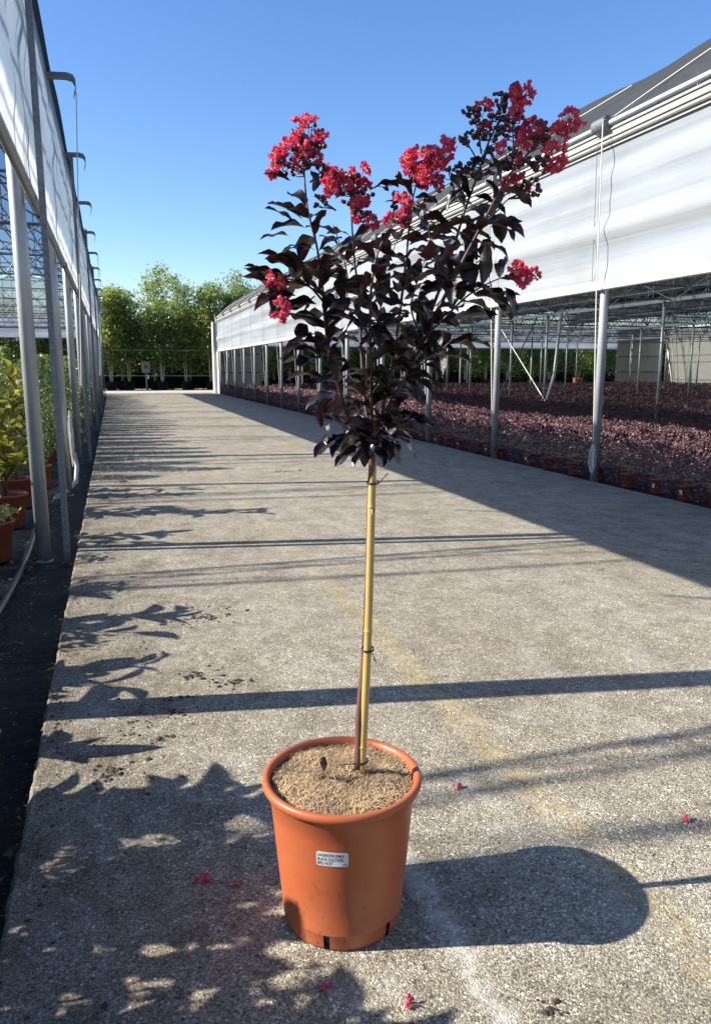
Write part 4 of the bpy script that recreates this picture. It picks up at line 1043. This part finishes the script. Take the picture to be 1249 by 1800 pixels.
# clusters: x, y, depth, half width, half height, number
CL = [(540, 240, -.05, 22, 24, 8), (517, 262, -.06, 18, 18, 6), (498, 285, -.06, 20, 12, 5), (562, 264, -.05, 8, 14, 3), (478, 296, -.06, 6, 6, 1),
      (580, 300, .02, 12, 14, 3), (632, 300, .03, 14, 18, 5), (600, 325, .02, 26, 22, 8), (635, 345, .03, 18, 24, 6), (577, 332, .02, 14, 14, 3), (644, 392, .03, 9, 14, 2), (634, 372, .02, 14, 14, 3),
      (700, 372, -.08, 15, 18, 6), (690, 388, -.08, 6, 8, 1),
      (735, 278, 0, 24, 18, 9), (757, 300, -.01, 26, 24, 11), (776, 272, 0, 13, 20, 6), (730, 305, 0, 18, 16, 5), (765, 322, 0, 10, 8, 2),
      (914, 160, .02, 12, 10, 3), (847, 190, .03, 10, 12, 2), (913, 200, .02, 14, 22, 7), (935, 228, -.03, 14, 18, 6), (920, 245, 0, 14, 16, 4), (893, 262, -.02, 20, 16, 5), (858, 232, .02, 6, 6, 1),
      (985, 243, -.06, 14, 16, 5), (972, 272, -.06, 15, 20, 7), (1003, 217, -.06, 8, 16, 3), (915, 328, -.04, 22, 10, 3), (895, 325, -.05, 8, 14, 2),
      (908, 486, -.12, 12, 10, 4), (931, 484, -.12, 12, 9, 4), (482, 492, -.17, 10, 8, 2), (487, 540, -.17, 15, 10, 4), (466, 508, -.17, 8, 6, 1)]
mped = None
for (x, y, d, hw, hh, n) in CL:
    c = tp(x, y, d); sp_ = MB()
    for k in range(max(1, round(n * .85))):
        a = r.uniform(0, 6.28); u = r.uniform(.35, 1); q = r.uniform(-1, 1)
        off = Rv * (math.cos(a) * u * hw) + Vector((0, 0, math.sin(a) * u * hh)); off = off * (1.85 / FOC) + Hv * (q * min(hw, hh) * 1.85 / FOC)
        o = link('flower', FM[r.randrange(7)], hero, c + off)
        dr = off.normalized() + Vector((0, 0, .4)) - Hv * .35
        o.rotation_euler = dr.to_track_quat('Z', 'Y').to_euler(); s = r.uniform(.72, 1.0); o.scale = (s, s, s); nfl += 1
        sp_.tube([c - Vector((0, 0, .02)), c + off], .0008, 4, False)
    sp_.build('flower_stalk', M['twig'], hero)
print('flowers', nfl)
# buds on their panicles: centre and spread of each spray
def spray(x, y, d, hw, hh, n, ax, ay, ad, rb=.0052):
    m = MB(); root = tp(ax, ay, ad); top = tp(x + (x - ax) * .35, y - hh * .8, d); axis = smooth_path([root, tp((x + ax) / 2 + 2, (y + ay) / 2, (d + ad) / 2), tp(x, y, d), top], 3)
    m.tube(axis, [.0022 - .0012 * i / (len(axis) - 1) for i in range(len(axis))], 5, False)
    for k in range(n):
        a = r.uniform(0, 6.28); u = r.uniform(.35, 1)
        p = tp(x + math.cos(a) * u * hw, y + math.sin(a) * u * hh, d + r.uniform(-1, 1) * hw * .9 * 1.85 / FOC)
        below = [q for q in axis if q.z < p.z - .002] or [root]
        q0 = min(below, key=lambda q: (q - p).length); mid = q0.lerp(p, .6) + Vector((0, 0, -.003))
        m.tube([q0, mid, p], [.0012, .001, .0008], 4, False)
        up = (p - mid).normalized()
        for (c, s) in ((p, rb * r.uniform(.8, 1.15)), (mid.lerp(p, .55) + Vector((r.uniform(-1, 1), r.uniform(-1, 1), .5)) * .009, rb * .8)):
            if c is not p:
                if r.random() < .35: continue
                m.tube([mid, c], .0008, 4, False)
            m.tube([c - up * s * .9, c - up * s * .5, c + up * s * .3, c + up * s * .9, c + up * s * 1.25], [s * .35, s * .92, s, s * .55, s * .1], 8)
    return m.build('bud_spray', M['bud'], hero, True)
spray(862, 225, .03, 38, 40, 34, 848, 290, .04); spray(832, 200, .03, 18, 14, 10, 845, 270, .04); spray(815, 245, .04, 14, 10, 8, 842, 290, .04)
spray(880, 175, .02, 18, 16, 12, 872, 235, .03); spray(845, 290, .03, 34, 26, 18, 838, 318, .05); spray(812, 298, .03, 12, 12, 8, 835, 315, .05)
spray(900, 230, .0, 30, 36, 22, 900, 290, -.04); spray(950, 235, -.05, 24, 24, 14, 930, 268, -.06); spray(945, 285, -.06, 26, 22, 14, 925, 285, -.06)
spray(930, 330, -.04, 26, 20, 16, 893, 350, -.05); spray(900, 285, -.05, 20, 20, 14, 905, 300, -.06); spray(905, 150, .02, 10, 8, 4, 905, 190, .02)
spray(520, 285, -.05, 34, 26, 20, 535, 310, -.05); spray(545, 250, -.05, 26, 34, 18, 536, 290, -.05); spray(518, 232, -.05, 8, 8, 3, 534, 262, -.05); spray(565, 300, -.02, 12, 12, 8, 545, 320, -.05)
spray(600, 320, .03, 34, 28, 26, 616, 345, .04); spray(630, 350, .04, 26, 30, 20, 618, 380, .05); spray(562, 352, .0, 14, 14, 8, 590, 370, .02)
spray(735, 310, 0, 28, 18, 12, 735, 330, 0); spray(704, 318, 0, 8, 14, 4, 726, 345, 0); spray(712, 378, -.08, 16, 16, 10, 695, 392, -.08); spray(690, 350, .05, 16, 16, 6, 690, 380, .03)
spray(900, 484, -.12, 12, 10, 6, 880, 489, -.12); spray(480, 515, -.16, 14, 14, 8, 500, 500, -.14); spray(745, 350, .02, 20, 14, 8, 735, 375, .0); spray(790, 310, .1, 14, 16, 6, 800, 350, .1)
# extra leaves among the flower heads
for (x, y, d, dx, dy, L) in [(520, 480, -.14, -1, .35, .09), (508, 498, -.15, -1, .1, .085), (492, 495, -.15, -1, .5, .08), (500, 512, -.14, -1, -.4, .085), (520, 520, -.13, -1, -.5, .095), (545, 505, -.12, -.9, -.6, .09), (478, 505, -.16, -.9, .3, .07), (470, 500, -.16, -.8, .7, .06), (540, 480, -.12, -.8, .5, .08), (515, 470, -.14, -.9, .6, .075), (530, 540, -.11, -1, -.3, .08), (556, 535, -.1, -1, .1, .09), (570, 610, -.1, -1, .15, .09), (556, 640, -.1, -1, .2, .085), (568, 665, -.1, -1, -.5, .085), (585, 700, -.08, -.6, -1, .075), (800, 560, -.12, 1, -.1, .09), (815, 545, -.12, 1, -.5, .085), (790, 600, -.13, 1, -.5, .09), (770, 625, -.13, .9, -.7, .09), (800, 520, -.1, 1, .2, .08), (700, 745, -.09, 1, .3, .065), (718, 735, -.09, .9, -.8, .07), (690, 765, -.08, .8, -.9, .08), (600, 765, -.08, -.7, -1, .085), (530, 385, -.06, -1, .5, .085), (535, 400, -.06, -1, -.2, .08), (545, 440, -.07, -1, -.1, .08), (790, 400, .09, -.8, .6, .08), (770, 385, .1, .8, .7, .075), (700, 330, 0, -1, .55, .062), (885, 505, -.12, .45, -1.3, .075), (510, 318, -.05, -1, .1, .06), (855, 395, -.09, 1, -.35, .085), (862, 400, -.08, 1, .1, .07), (845, 430, -.06, 1, -.2, .075), (858, 520, -.1, .9, -.7, .07),
        (820, 330, .05, -.6, -.9, .07), (833, 345, .05, .7, -.9, .085), (545, 300, -.05, .4, -1, .055), (560, 560, -.12, -1, -.35, .085), (540, 612, -.12, -1, -.5, .085), (585, 690, -.08, -.7, -.6, .075), (740, 610, -.1, 1, -.4, .08), (590, 740, -.08, -.4, -1, .065),
        (650, 335, .03, .8, .3, .06), (520, 395, -.06, -1, .35, .075), (508, 415, -.06, -1, .05, .07), (860, 290, .04, -.7, -.1, .06), (900, 300, -.04, -1, .1, .065)]:
    put_leaf(tp(x, y, d), Rv * dx + Vector((0, 0, dy * .6)) + Hv * r.uniform(-.7, .2), L, r.uniform(-.4, .4))
if rest.v: tag(rest.build('leaf', M['leaf_h'], hero, True), kind='stuff')
# sucker with three leaves in the pot
base = Vector((PX0, PY0, 0)) + Vector((-.052, -.012, .372)); m = MB(); m.tube([base - Vector((0, 0, .02)), base + Vector((0, 0, .03)), base + Vector((.004, 0, .055))], .0012, 5)
m.build('sucker_stem', M['twig'], hero)
for (dz, d, L) in ((.050, Vector((-.15, -.3, 1.2)), .042), (.025, Vector((.6, -.3, .7)), .032), (.012, Vector((-.8, -.4, .8)), .034), (.018, Vector((-.3, .6, .9)), .02)):
    o = link('sucker_leaf', HL[3], hero, base + Vector((0, 0, dz - .012))); o.rotation_euler = aim(d).to_euler(); o.scale = (L, L, L)

# ================================================================== SMALL THINGS ON THE GROUND
fl = [((.161, 1.952), 'larger of two crimson flower heads fallen left of the pot', 1.25), ((.246, 1.905), 'small smaller crimson petal tuft lying left of the pot, nearer to it', .75), ((.384, 1.491), 'crimson blossom dropped in front of the pot, slightly left of its base', .9),
      ((.551, 1.387), 'crimson blossom at the bottom edge of the photo in front of the pot', .9), ((1.039, 2.186), 'crimson blossom lying behind the pot shadow to the right of the rim', .85), ((1.637, 1.797), 'crimson blossom lying far right on the concrete near the photo edge', .95)]
for i, ((x, y), lab, s) in enumerate(fl):
    o = link('fallen_flower', FM[i % 7], None, (x, y, .008 * s)); o.rotation_euler = (1.9 + i, .4 * i, i * 1.3); o.scale = (s * .85,) * 3
    tag(o, lab, 'flower', 'crimson blossoms fallen on the road')
def crumbs(cx, cy, rx, ry, n, s0, seed):
    rd = random.Random(seed); n = int(n * 2.2)
    for k in range(n):
        e = rd.random() ** .7 * 1.6; x = cx + rd.gauss(0, 1) * rx * e; y = cy + rd.gauss(0, 1) * ry * e; s = s0 * (.18 + .95 * rd.random() ** 3)
        if x < EDGE_L + .02 : continue
        q = [(x + s * rd.uniform(.6, 1.3) * math.cos(a), y + s * rd.uniform(.6, 1.3) * math.sin(a), .001 + s * rd.uniform(.0, .25)) for a in (0, 1.25, 2.5, 3.8, 5.0)]
        yield q + [(x, y, .001 + s * rd.uniform(.3, .7))]
m = MB()
for args in [(.411, 4.285, .10, .07, 70, .014, 1), (.30, 3.43, .05, .04, 26, .014, 2), (.44, 3.30, .05, .04, 34, .013, 3), (-.083, 2.637, .035, .03, 26, .014, 4), (.542, 13.49, .35, .15, 60, .022, 5), (2.28, 10.396, .14, .05, 50, .016, 6), (.854, 1.278, .02, .016, 12, .010, 7),
             (.213, 3.191, .05, .03, 20, .010, 8), (-.02, 2.9, .08, .15, 40, .009, 9), (.0, 4.0, .22, .7, 160, .007, 10), (.5, 6.0, .7, 1.5, 120, .007, 11), (.3, 2.0, .8, .6, 110, .004, 12), (1.4, 2.2, .9, .8, 120, .004, 13), (-.15, 6.5, .12, 2.2, 130, .010, 14), (2.5, 5, 1.2, 2, 80, .006, 15), (-.28, 3., .03, 1.2, 120, .008, 16), (.18,3.05,.05,.02,14,.012,17), (0.12, 2.85, .03, .02, 12, .012, 18)]:
    for q in crumbs(*args): m.add(q, [(0, 1, 5), (1, 2, 5), (2, 3, 5), (3, 4, 5), (4, 0, 5)])
tag(m.build('soil_crumbs', M['soil']), kind='stuff')
# soil and dead leaves on the ground cover beside the slab
m = MB(); rd = random.Random(31); vs = []; fs = []
for k in range(9000):
    y = rd.uniform(.8, 12) ** 1.0; x = (-.68 + rd.gauss(0, .07)) if rd.random() < .7 else rd.choice([EDGE_L - .03 + rd.gauss(0, .02), -.5 + rd.gauss(0, .12)])
    if x > EDGE_L - .008: continue
    s = rd.uniform(.003, .011) + (rd.random() < .06) * .014; a = rd.uniform(0, 6.28); z = ZL + .012 + rd.uniform(0, .014); n0 = len(vs)
    vs += [(x + s * math.cos(a + b) * rd.uniform(.6, 1.2), y + s * math.sin(a + b) * rd.uniform(.6, 1.2), z + rd.uniform(0, s)) for b in (0, 2.1, 4.2)]; fs.append((n0, n0 + 1, n0 + 2))
m.add(vs, fs)
lit = leafy('leaf litter', (.03, .02, .014), (.12, .085, .05), .8, 0, c2=(.34, .28, .18), rare=.93)
tag(m.build('leaf_litter', lit), kind='stuff')
print('objects', len(bpy.data.objects))
